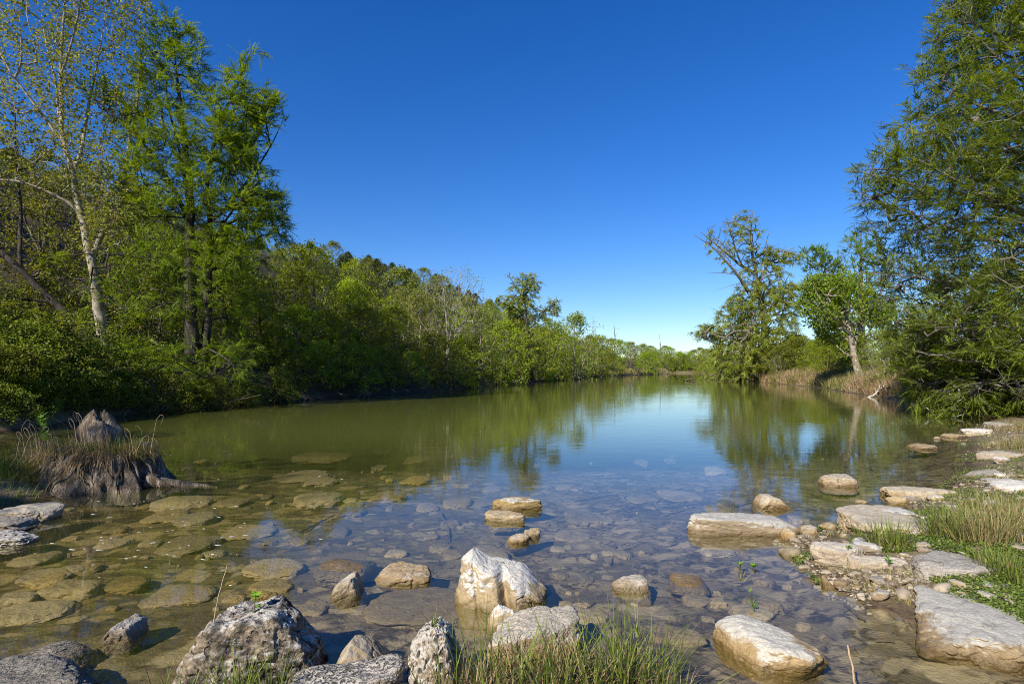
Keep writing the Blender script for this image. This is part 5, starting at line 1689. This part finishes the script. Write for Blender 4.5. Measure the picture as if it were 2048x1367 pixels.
# ------------------------------------------------------------------ root stump on the left
def stump():
    rng = np.random.default_rng(8)
    cx, cy = wp(205, 985)
    cx, cy = cx * (cy + .55) / cy, cy + 0.55
    rx, ry, hh = 1.04, 0.80, 0.50
    nu, nv = 180, 44
    a = np.linspace(0, 2 * math.pi, nu, endpoint=False)
    t = np.linspace(0, 1, nv)
    A, T = np.meshgrid(a, t)
    flute = 0.10 * np.cos(A * 7 + 1.5 * np.sin(A * 2)) + 0.07 * np.cos(A * 13 + 2.0) + 0.05 * np.cos(A * 23 + 3 * T)
    rad = 1.0 - 0.42 * T ** 0.75 + flute * (1 - 0.7 * T) * 0.85
    q = np.stack([np.cos(A) * 3, np.sin(A) * 3, T * 1.2], -1)
    rad = rad * (1 + 0.24 * fbm(q, 3, 4)) + 0.07 * fbm(q * np.array([4, 4, .7]), 6, 4, .65) + .022 * fbm(q * np.array([14, 14, .8]), 66, 2)
    z = -0.15 + (hh + 0.15) * T ** 0.85 * (1 + 0.18 * fbm(q * 0.7, 4, 2))
    X, Y = rad * rx * np.cos(A), rad * ry * np.sin(A)
    v = np.stack([X, Y, z], -1).reshape(-1, 3)
    i = np.arange(nu * nv).reshape(nv, nu)
    f = np.stack([i[:-1], np.roll(i[:-1], -1, 1), np.roll(i[1:], -1, 1), i[1:]], -1).reshape(-1, 4)
    mb = MB()
    mb.add(v, f)
    top = v.reshape(nv, nu, 3)[-1]
    cap = np.concatenate([top, [top.mean(0) + np.array([0, 0, .05])]])
    k = np.arange(nu)
    mb.add(cap, np.stack([k, (k + 1) % nu, np.full(nu, nu)], -1))
    root = tag(empty('tree_stump', (cx, cy, 0)), 'weathered grey root stump with a broken snag and grass on top, left edge', 'stump')
    mb.build('root_mass', M['stump'], root, smooth=True)
    # the snag: a leaning broken shell of old trunk
    nu, nv = 80, 26
    a = np.linspace(0, 2 * math.pi, nu, endpoint=False)
    A, T = np.meshgrid(a, np.linspace(0, 1, nv))
    q = np.stack([np.cos(A) * 2, np.sin(A) * 2, T * 1.5], -1)
    rad = 0.34 * np.sqrt(np.maximum(1 - (T * .96) ** 2.4, 0)) * (1 + 0.30 * fbm(q, 13, 3) + 0.05 * np.cos(A * 9 + 2 * T) + .04 * np.cos(A * 21 + 3 * T))
    rad = rad * (1 - .45 * np.exp(-((np.mod(A, 6.283) - 4.1) / .45) ** 2) * np.exp(-((T - .35) / .3) ** 2))
    jag = 1 + 0.15 * fbm(np.stack([np.cos(A) * 1.2, np.sin(A) * 1.2, 0 * A], -1), 17, 3) + .16 * np.cos(A - 2.6)
    v = np.stack([rad * np.cos(A) * 1.05 + 0.06 * T, rad * np.sin(A) * .8, T * 0.54 * jag * (1 + .10 * fbm(q * np.array([5, 5, .6]), 23, 3))], -1)
    i = np.arange(nu * nv).reshape(nv, nu)
    f = np.stack([i[:-1], np.roll(i[:-1], -1, 1), np.roll(i[1:], -1, 1), i[1:]], -1).reshape(-1, 4)
    mb = MB()
    mb.add(v.reshape(-1, 3), f)
    tp = v[-1]
    mb.add(np.concatenate([tp, [tp.mean(0) - np.array([0, 0, .12])]]), np.stack([np.arange(nu), (np.arange(nu) + 1) % nu, np.full(nu, nu)], -1))
    p, f = rock_shape(55, .20, .2, .2, 4, rough=.08)
    mb.add(p + np.array([-.12, -.38, -.02]), f)
    mb.build('snag', M['stump'], root, smooth=True, loc=(-0.12, 0.06, hh - 0.08))
    # exposed roots running down and out
    mb = MB()
    for k in range(16):
        an = rng.uniform(math.pi * 1.0, math.pi * 2.05)
        r0 = rng.uniform(.5, .75)
        n = 7
        u = np.linspace(0, 1, n)
        rr = r0 + u * rng.uniform(.25, .55)
        zz = hh * (1 - u ** 0.8 * rng.uniform(.7, 1.1)) - 0.02
        an_ = an + rng.normal(0, .12) * u + 0.05 * np.sin(u * 6 + k)
        pts = np.stack([rr * rx * np.cos(an_), rr * ry * np.sin(an_), zz], -1) + rng.normal(0, .012, (n, 3))
        tube(mb, pts, np.linspace(rng.uniform(.008, .03), .004, n), 6, rough=.2, seed=k)
    # root tongue to the right in the water
    pts = np.array([(0.75, -.15, .10), (1.05, -.12, .03), (1.35, -.05, .0), (1.65, .0, -.05)])
    p_, r_ = resample(pts, [.12, .07, .045, .02], .08)
    tube(mb, p_, r_, 10, rough=.25, seed=3)
    mb.build('root', M['stump'], root, smooth=True)
    return cx, cy, rx, ry, hh
SCX, SCY, SRX, SRY, SHH = stump()

# ------------------------------------------------------------------ grass
def blades(mb, rng, base, hgt, wid, lean=0.5, bend=0.6, segs=4, dirs=None, tint=None):
    n = len(base)
    a = rng.random(n) * 6.283
    dv = np.stack([np.cos(a), np.sin(a), np.zeros(n)], -1) if dirs is None else norm(dirs + 0.5 * np.stack([np.cos(a), np.sin(a), np.zeros(n)], -1))
    ln = np.abs(rng.normal(0, lean, n))
    bd = np.abs(rng.normal(0, bend, n))
    sd = np.stack([-dv[:, 1], dv[:, 0], np.zeros(n)], -1)
    tw = rng.normal(0, 0.5, n)
    sd = norm(sd + dv * tw[:, None])
    vs = []
    pos = base.copy()
    step = (hgt / segs)
    for k in range(segs + 1):
        u = k / segs
        w_ = wid * (1 - u ** 1.6) * 0.5 + 0.0003
        vs.append(pos - sd * w_[:, None])
        vs.append(pos + sd * w_[:, None])
        ang = ln + bd * u * 1.6
        pos = pos + (dv * np.sin(ang)[:, None] + np.array([0, 0, 1.0]) * np.cos(ang)[:, None]) * step[:, None]
    v = np.stack(vs, 1)
    m = 2 * (segs + 1)
    b = (np.arange(n) * m)[:, None]
    f = np.concatenate([b + np.array([[2 * k, 2 * k + 1, 2 * k + 3, 2 * k + 2]]) for k in range(segs)])
    t = rng.random(n) if tint is None else tint
    mb.add(v.reshape(-1, 3), f, np.repeat(t, m))

def tuft(name, cx, cy, n, rad, hgt, mat, label, seed, wid=.006, cat='grass', lean=.35, bend=.5, z=None, group=None, rady=None, hv=.35, dry=0):
    rng = np.random.default_rng(seed)
    a, r = rng.random(n) * 6.283, rng.random(n) ** .6
    x, y = cx + r * rad * np.cos(a), cy + r * (rady or rad) * np.sin(a)
    zz = ground_z(x, y) if z is None else np.full(n, z)
    base = np.stack([x, y, np.maximum(zz, -.05) - .01], -1)
    out = np.stack([x - cx, y - cy, 0 * x], -1) / max(rad, 1e-3)
    mb = MB()
    t = rng.random(n)
    off = np.array([cx, cy, float(np.mean(base[:, 2]))])
    blades(mb, rng, base - off, hgt * rng.uniform(1 - hv, 1 + hv, n), np.full(n, wid) * rng.uniform(.6, 1.2, n), lean, bend, 4, dirs=out, tint=t)
    o = mb.build(name, M[mat], None, loc=off)
    if dry:
        mb = MB()
        k = rng.choice(n, dry)
        blades(mb, rng, base[k] - off, hgt * rng.uniform(.4, 1.0, dry), np.full(dry, wid * .8), lean * 1.6, bend * 1.5, 4, tint=rng.random(dry))
        mb.build('dry_blades', M['drygrass'], o)
        o_dry = True
    return tag(o, label, cat, group)

# foreground clump, bottom centre: several tufts close together
for k, (px, py, n, rad, h_, lab) in enumerate([
    (985, 1390, 150, .20, .34, 'tall green grass tuft growing right of the pitted rock'),
    (1090, 1385, 130, .20, .38, 'tall green grass tuft in front of the flat pale grey rock'),
    (1190, 1380, 170, .20, .36, 'green and straw coloured grass tuft at the bottom centre'),
    (1280, 1375, 150, .18, .38, 'right end of the tall foreground grass, thick green tuft'),
    (905, 1400, 60, .12, .30, 'thin grass tuft between the pitted rock and the taller grass'),
    (1330, 1405, 70, .10, .30, 'short thin grass tuft at the right end of the foreground grass')]):
    x, y = wp(px, py, 0.02)
    tuft('grass_tuft', x, y, n, rad, h_, 'grass', lab, 500 + k, wid=.0085, lean=.32, bend=.55, rady=.16, dry=int(n * 1.3), hv=.5)
for k, (px, py, n, h_, lab) in enumerate([(480, 1400, 90, .24, 'grass tuft at the foot of the big lichened boulder'), (400, 1410, 50, .20, 'small grass tuft left of the big lichened boulder'),
                                          (545, 1400, 70, .26, 'grass blades standing before the dark side of the big lichened boulder'), (340, 1420, 24, .26, 'long grass blades leaning left at the bottom edge')]):
    x, y = wp(px, py, 0.05)
    tuft('grass_tuft', x, y - 0.03, n, .07, h_, 'grass', lab, 520 + k, wid=.005, lean=.35, bend=.5, z=0.03)
# right bank tufts
for k, (px, py, n, rad, h_, lab, mt) in enumerate([
    (1775, 1100, 260, .17, .23, 'green grass tuft before the broad tan slab', 'grass'), (1900, 1085, 320, .24, .28, 'thick green grass tuft right of the broad tan slab', 'grass'),
    (1970, 1105, 420, .26, .26, 'green grass tuft with straw above the grey streaked slab', 'mixgrass'), (2040, 1090, 380, .26, .28, 'straw flecked grass tuft at the right edge above the slabs', 'mixgrass'),
    (2000, 1165, 260, .16, .17, 'low green grass tuft between the two right slabs', 'grass'), (2050, 1185, 160, .12, .15, 'low grass tuft at the right edge behind the largest slab', 'grass'),
    (1995, 1040, 360, .40, .20, 'short mixed grass on the right bank above the tall tufts', 'mixgrass'), (2040, 900, 420, .55, .22, 'short grass on the bank below the big cypress', 'mixgrass'),
    (2045, 865, 420, .70, .26, 'grass at the right edge under the big cypress', 'mixgrass'), (1720, 1072, 40, .06, .10, 'tiny grass tuft at the left end of the broad slab', 'grass')]):
    x, y = wp(px, py, 0.08)
    tuft('grass_tuft', x, y, n, rad, h_, mt, lab, 540 + k, wid=.007, lean=.35, bend=.5, dry=int(n * .4))
x, y = wp(1677, 962, .12)
tuft('grass_tuft', x, y, 16, .06, .10, 'mixgrass', 'few short grass blades on the domed tan rock', 560, z=.11, wid=.005)
# mossy ground cover on the right bank
def moss():
    rng = np.random.default_rng(61)
    px, py = rng.uniform(1560, 2060, 110000), rng.uniform(845, 1260, 110000)
    y = (H - 0.05) * F / (py - HZ)
    x = (px - CX) / F * y
    sd = river_sd(x, y)
    m = (sd < 0.10) & (sd > -3) & (fbm(np.stack([x, y, 0 * x], -1) * 1.8, 71, 3) > -0.04)
    x, y = x[m][:40000], y[m][:40000]
    n = len(x)
    z = np.maximum(ground_z(x, y), 0)
    d = norm(rng.normal(0, 1, (n, 3)) * np.array([1, 1, .35]) + np.array([0, 0, .25]))
    nr = norm(rng.normal(0, .5, (n, 3)) + np.array([0, 0, 1.0]))
    s = rng.uniform(.009, .024, n)
    mb = MB()
    rhombs(mb, np.stack([x, y, z + rng.uniform(.002, .03, n)], -1), d, nr, s, s * .8, rng.random(n))
    tag(mb.build('ground_cover', M['moss']), 'small leaved green ground cover between the stones of the right bank', 'ground cover', kind='stuff')
    # straw, dead twigs and thin grass over the right bank
    px, py = rng.uniform(1540, 2060, 60000), rng.uniform(840, 1250, 60000)
    y = (H - 0.05) * F / (py - HZ)
    x = (px - CX) / F * y
    sd = river_sd(x, y)
    m = (sd < -0.12) & (sd > -3.5) & (fbm(np.stack([x, y, 0 * x], -1) * 1.2, 75, 3) > -0.12)
    x, y = x[m][:7000], y[m][:7000]
    n = len(x)
    mb = MB()
    blades(mb, rng, np.stack([x, y, np.maximum(ground_z(x, y), 0)], -1), rng.uniform(.015, .06, n), np.full(n, .005), 1.1, .5, 3)
    tag(mb.build('thin_grass', M['mixgrass']), 'thin straw and short grass strewn over the right bank', 'grass', kind='stuff')
moss()
# stump grass
for k, (dx, dy, n, rad, h_, mt, lab) in enumerate([
    (.25, -.15, 520, .34, .20, 'grass', 'green grass on the top of the root stump'), (.62, -.10, 340, .22, .24, 'mixgrass', 'straw coloured grass on the right shoulder of the root stump'),
    (-.15, -.35, 420, .34, .18, 'mixgrass', 'dead matted grass hanging over the front of the root stump'),
    (-.80, .0, 240, .26, .50, 'mixgrass', 'tall brown and green grass left of the snag'), (-1.15, .1, 240, .28, .42, 'grass', 'green grass on the islet at the left edge behind the stump')]):
    tuft('grass_tuft', SCX + dx, SCY + dy, n, rad, h_, mt, lab, 580 + k, wid=.008, lean=.4, bend=.7, z=(SHH + .05 - .22 * abs(dx) if dx > -.6 else .12))
def draped(n, seed, a0, a1, r0, z0, hgt, mat, label, wid=.006):
    # dead grass hanging down over the side of the stump
    rng = np.random.default_rng(seed)
    a = rng.choice(rng.uniform(a0, a1, 26), n) + rng.normal(0, .07, n)
    r = r0 * rng.uniform(.75, 1.1, n)
    base = np.stack([SCX + r * SRX * np.cos(a), SCY + r * SRY * np.sin(a), z0 + rng.normal(0, .05, n)], -1)
    out = np.stack([np.cos(a), np.sin(a), 0 * a], -1) * 2.0
    mb = MB()
    off = np.array([SCX, SCY, z0])
    blades(mb, rng, base - off, hgt * rng.uniform(.25, 1.4, n), np.full(n, wid), 1.1, .9, 5, dirs=out)
    tag(mb.build('draped_grass', M[mat], None, loc=off), label, 'dry grass')
draped(900, 71, math.pi * .98, math.pi * 2.02, .70, SHH - .04, .34, 'drygrass', 'straw coloured dead grass hanging down the front of the root stump')
draped(420, 72, math.pi * 1.0, math.pi * 2.0, .55, SHH + .02, .22, 'grass', 'green grass fringe around the top of the root stump')
draped(420, 73, math.pi * .9, math.pi * 1.4, .85, SHH - .22, .30, 'mixgrass', 'matted grass over the left flank of the root stump')
x, y = -7.0, 7.0
tuft('grass_tuft', x, y - .35, 260, .40, .2, 'grass', 'short green grass at the waterline left of the root stump', 590, wid=.008)
for k, (x, y, n, h_, mt, lab) in enumerate([(-6.75, 7.75, 420, .42, 'grass', 'tall green grass at the left edge of the islet'), (-6.2, 7.9, 320, .50, 'mixgrass', 'tall reddish grass between the islet and the snag'), (-6.35, 6.85, 420, .16, 'grass', 'low green turf on the near side of the islet')]):
    tuft('grass_tuft', x, y, n, .5, h_, mt, lab, 600 + k, wid=.008, lean=.4, bend=.8)

def curled(px0, py0, y0, n, label, seed, mat='straw'):
    rng = np.random.default_rng(seed)
    p0 = at(px0, py0, y0)
    mb = MB()
    for k in range(n):
        hh = rng.uniform(.18, .5)
        a = rng.uniform(-.4, .4) + (math.pi if rng.random() < .6 else 0)
        u = np.linspace(0, 1, 12)
        cur = np.clip((u - .55) / .45, 0, 1)
        x = rng.normal(0, .12) + np.cos(a) * (0.12 * u + .06 * np.sin(cur * 3.4))
        z = hh * np.minimum(u / .6, 1) ** .9 + .05 * np.sin(cur * 4.2) - .06 * cur
        pts = np.stack([x, rng.normal(0, .06) + .05 * u, z], -1)
        tube(mb, pts, np.linspace(.0030, .0015, 12), 4)
    tag(mb.build('curled_grass', M[mat], None, loc=p0), label, 'dry grass')
curled(170, 890, 7.7, 5, 'curled dead grass blades by the left side of the snag', 1)
curled(75, 915, 7.5, 8, 'curled dead grass blades over the islet at the left edge', 2)
curled(285, 905, 7.7, 4, 'curled straw blades on the right shoulder of the stump', 3)

# leafy weed on the islet and sprouts
def sprout(name, base, h_, n, L_, label, seed, lean=(0, 0), mat='sprout', stem='twig', cat='plant', W_=.4, up=.5):
    rng = np.random.default_rng(seed)
    root = tag(empty(name, base), label, cat)
    u = np.linspace(0, 1, 8)
    st = np.stack([lean[0] * u ** 1.5, lean[1] * u ** 1.5, h_ * u], -1)
    mb = MB()
    tube(mb, st, np.linspace(.006, .002, 8) * max(1, h_ / .3) ** .5, 5)
    mb.build('stem', M[stem], root)
    t = rng.uniform(.25, 1, n)
    c = np.stack([np.interp(t, u, st[:, k]) for k in range(3)], -1)
    a = np.arange(n) * 2.4
    d = norm(np.stack([np.cos(a), np.sin(a), np.full(n, up)], -1))
    nr = norm(np.stack([-.3 * np.cos(a), -.3 * np.sin(a), np.ones(n)], -1))
    mb = MB()
    rhombs(mb, c, d, nr, np.full(n, L_) * rng.uniform(.6, 1.2, n), np.full(n, L_ * W_), rng.random(n))
    mb.build('leaves', M[mat], root)
    return root
b = at(507, 1262, 3.10)
sprout('weed', b, .20, 11, .055, 'bright leaved weed growing on the big lichened boulder', 1, (.01, 0), W_=.75)
b = at(1512, 1240, 3.98)
sprout('willow_sprout', b, .20, 26, .045, 'young willow sprout standing on the blocky white topped rock', 2, (-.05, 0), W_=.25, up=.8)
b = at(93, 905, 7.6)
sprout('leafy_weed', b, .52, 60, .10, 'leafy yellow green weed among the dry grass by the stump', 3, (-.10, 0), W_=.35, up=.7)
for i, (px, py, h_, lab) in enumerate([(1697, 1138, .12, 'broad leaved sprout in front of the tan ridge rock'), (1672, 1130, .09, 'small sprout at the left end of the tan ridge rock'), (1778, 1160, .09, 'small sprout below the right end of the tan ridge rock'),
                                       (1480, 1135, .06, 'tiny green sprout standing in the shallows left of the tan ridge'), (1507, 1135, .05, 'tiny pale sprout in the shallows beside the green one')]):
    x, y = wp(px, py)
    sprout('sprout', (x, y, max(gz(x, y), -.03)), h_, 16, .05, lab, 10 + i, W_=.3, up=.9)
x, y = wp(866, 1246, .3)
tuft('grass_tuft', x, y, 14, .02, .07, 'grass', 'tiny tuft of grass on the top of the pitted rock', 595, z=.30)
x, y = wp(1488, 1245, .2)
tuft('grass_tuft', at(1483, 1240, 3.95)[0], 3.95, 18, .03, .07, 'mixgrass', 'reddish grass tuft beside the willow sprout on the blocky rock', 596, z=.20)

# sticks, stalks
def stick(name, pts, r0, r1, mat, label, cat='stick', forks=0, seed=0):
    rng = np.random.default_rng(seed)
    p, r = resample(np.array(pts, dtype=np.float64), [r0, r1], max(.02, np.linalg.norm(np.array(pts[-1]) - np.array(pts[0])) / 24))
    p[1:-1] += rng.normal(0, r0 * .3, (len(p) - 2, 3))
    mb = MB()
    off = p[0].copy()
    tube(mb, p - off, r, 7, rough=.15, seed=seed)
    for k in range(forks):
        i = rng.integers(len(p) // 3, len(p) - 2)
        d = norm(p[i + 1] - p[i] + rng.normal(0, .6, 3) * np.linalg.norm(p[i + 1] - p[i]))
        L_ = np.linalg.norm(p[-1] - p[0]) * rng.uniform(.12, .25)
        tube(mb, np.stack([p[i] - off + d * L_ * u for u in np.linspace(0, 1, 5)]), np.linspace(r[i] * .6, r1 * .6, 5), 5)
    return tag(mb.build(name, M[mat], None, smooth=True, loc=off), label, cat)
y0 = 33.5
stick('driftwood_branch', [at(1690, 812, y0), at(1708, 808, y0), at(1730, 799, y0), at(1752, 788, y0 + .2), at(1759, 778, y0 + .3), at(1769, 769, y0 + .4)], .09, .03, 'driftwood', 'bleached bare branch rising out of the water near the right bank', 'branch', 2, 3)
stick('dry_stalk', [at(438, 1400, 2.95), at(420, 1290, 2.97), at(432, 1210, 2.98), at(454, 1130, 2.98)], .0035, .0018, 'straw', 'single dry straw stalk before the big lichened boulder', 'stalk')
stick('reed_stalk', [at(1716, 1400, 2.85), at(1706, 1340, 2.86), at(1695, 1289, 2.87)], .006, .0045, 'straw', 'broken reddish reed stalk sticking up at the bottom edge', 'stalk')
stick('reed_stalk', [at(1150, 1400, 2.9), at(1160, 1330, 2.9), at(1142, 1270, 2.9)], .006, .004, 'straw', 'brown reed stalk standing in the foreground grass', 'stalk')
for i, (q, r, lab) in enumerate([
    ([(1145, 1245), (1190, 1205)], .010, 'straight dark stick lying in the shallows right of the white topped boulder'), ([(1222, 1130), (1232, 1090)], .008, 'short dark stick upright on the bed'),
    ([(995, 1075), (1010, 1092), (1050, 1095)], .008, 'curved dark twig around the small oval stone'), ([(880, 1020), (900, 1060), (890, 1090)], .012, 'sunken dark branch left of the stacked flat rocks'),
    ([(1150, 1000), (1230, 985), (1290, 990)], .012, 'sunken dark branch right of the stacked flat rocks'), ([(1470, 1010), (1560, 985)], .012, 'thin sunken stick beside the pale oval rock'),
    ([(1690, 1230), (1730, 1262)], .014, 'sunken black stick left of the largest slab'), ([(1790, 1222), (1830, 1220)], .008, 'dark twig touching the largest slab'),
    ([(1750, 1300), (1790, 1305)], .008, 'sunken twig in the lower right shallows'), ([(600, 1060), (680, 1020)], .012, 'sunken branch among the drowned stones'),
    ([(1840, 975), (1930, 985), (2000, 990)], .012, 'grey stick lying along the right shore'), ([(1300, 1000), (1330, 1030), (1390, 1010)], .010, 'bent sunken twig in the middle shallows')]):
    z = 0.0 if i == 10 else -0.05
    pts = []
    for (px, py) in q:
        x, y = wp(px, py, -.1)
        b_ = gz(x, y)
        pts.append((x, y, max(b_ + .012, -.12) if b_ < 0 else b_ + .02))
    stick('stick', pts, r, r * .5, 'twig', lab, 'stick', 1, 30 + i)

# snags at the foot of the big cypress
for i, (q, y0, r, lab) in enumerate([([(1905, 838), (1915, 800), (1920, 770)], 19.6, .05, 'grey dead stem standing at the water under the big cypress'), ([(1905, 835), (1935, 825), (1955, 850)], 19.3, .03, 'bent dead branch dipping into the water under the big cypress'),
                                     ([(1850, 812), (1880, 840), (1900, 842)], 20.5, .03, 'dead branch trailing into the water left of the big cypress'),
                                     ([(1370, 762), (1382, 757), (1392, 760)], 80, .16, 'dark snag lying in the water near the far right shore'),
                                                                          ([(425, 815), (470, 800), (520, 790)], 23.5, .03, 'dark fallen limb at the left water edge')]):
    stick('dead_branch', [at(px, py, y0) for px, py in q], r, r * .4, 'bark_grey' if False else 'twig' if i in (3, 4) else 'driftwood', lab, 'branch', 2, 60 + i)
# two bare spikes over the far trees
for i, (px, t, b, y0) in enumerate([(1229, 650, 700, 170), (1320, 668, 712, 255)]):
    stick('dead_tree', [at(px, b, y0), at(px + 1, (t + b) / 2, y0), at(px - 1, t, y0)], .22, .05, 'bark_grey', ['taller', 'shorter'][i] + ' bare dead spike rising over the trees at the river bend', 'dead tree', 2, 70 + i)

for k in range(16):
    px = rngp.uniform(240, 900)
    py = np.interp(px, [240, 330, 440, 620, 850, 900], [832, 824, 815, 801, 787, 782]) + 2
    x, y = wp(px, py)
    a = rngp.uniform(-.5, .5)
    L_ = rngp.uniform(.6, 1.8)
    stick('overhanging_root', [(x - .5, y + .2, .45), (x + a * .3, y - .1, .28), (x + a * L_ * .6, y - .35, rngp.uniform(.02, .2)), (x + a * L_, y - .5, -.06)], .018, .006, ['twig', 'bark_bare'][k % 2], 'thin bare root or twig dipping into the water under the left bank', 'root', 2, 100 + k)['group'] = 'roots and twigs along the left waterline'

# dry grass on the right bank
def bank_grass():
    rng = np.random.default_rng(91)
    n = 60000
    y = np.exp(rng.uniform(math.log(19), math.log(95), n))
    i = np.argsort(POLY[18:23, 1])
    xs = np.interp(y, [20.6, 24.4, 30.3, 40, 51, 78, 94], [15.5, 17.7, 20.6, 23.7, 27.5, 32.7, 35.0])
    x = xs + np.abs(rng.normal(0, 1, n)) * 3.5 + .1
    m = fbm(np.stack([x, y, 0 * x], -1) * .35, 95, 3) > -0.25
    x, y = x[m], y[m]
    n = len(x)
    z = ground_z(x, y)
    k = z > -.03
    x, y, z = x[k], y[k], z[k]
    n = len(x)
    base = np.stack([x, y, z], -1)
    green = fbm(base * .3, 99, 3) > 0.12
    for nm, sel, mt, lab in (('dry_grass', ~green, 'drygrass', 'tall dry tan grass covering the right bank'), ('bank_grass', green, 'mixgrass', 'mixed green and straw grass patches on the right bank')):
        b = base[sel]
        mb = MB()
        blades(mb, rng, b, rng.uniform(.3, .8, len(b)) * (1 + b[:, 1] * .006), .010 + .0007 * b[:, 1], .45, .6, 3)
        tag(mb.build(nm, M[mt]), lab, 'grass', kind='stuff')
    # left far bank grass fringe
    n = 14000
    y = np.exp(rng.uniform(math.log(70), math.log(230), n))
    x = np.interp(y, [62.6, 85, 156, 190, 240], [-1.3, 5.7, 31, 52, 66]) - np.abs(rng.normal(0, 1, n)) * 1.8
    z = ground_z(x, y)
    mb = MB()
    blades(mb, rng, np.stack([x, y, z], -1), rng.uniform(.4, 1.0, n), .02 + .0007 * y, .45, .6, 2)
    tag(mb.build('shore_grass', M['mixgrass']), 'straw and green grass fringe along the far left shore', 'grass', kind='stuff')
bank_grass()

# floating flecks on the left water
fm_ = MB()
rngf = np.random.default_rng(33)
a = np.linspace(0, 6.283, 9)[:-1]
def fleck_mesh(seed):
    r = np.random.default_rng(seed)
    mb = MB()
    rr = 1 + r.normal(0, .25, 8)
    top = np.stack([rr * np.cos(a), rr * .55 * np.sin(a), np.full(8, .10)], -1)
    bot = top * np.array([.8, .8, -1])
    v = np.concatenate([top, bot])
    k = np.arange(8)
    mb.add(v, [np.arange(8)[None], np.stack([k, k + 8, (k + 1) % 8 + 8, (k + 1) % 8], -1)])
    return mb.mesh('floating_fleck', M['fleck'])
fl = [fleck_mesh(i) for i in range(5)]
for k in range(75):
    px, py = rngf.uniform(60, 760), rngf.uniform(890, 1170)
    if rngf.random() < 0.4:
        px, py = rngf.uniform(120, 500), rngf.uniform(1000, 1130)
    x, y = wp(px, py)
    if any((x - q[0]) ** 2 + (y - q[1]) ** 2 < q[2] ** 2 for q in ALLROCK) or ((x - SCX) ** 2 + (y - SCY) ** 2 < 1.5):
        continue
    o = bpy.data.objects.new('floating_fleck', fl[k % 5])
    COL.objects.link(o)
    s = rngf.uniform(.008, .022)
    o.location = (x, y, 0.002)
    o.scale = (s * rngf.uniform(.8, 2.0), s, s * .5)
    o.rotation_euler = (0, 0, rngf.uniform(-.4, .6))
    tag(o, 'pale fleck of plant debris floating on the left water', 'fleck', 'pale flecks floating on the water')
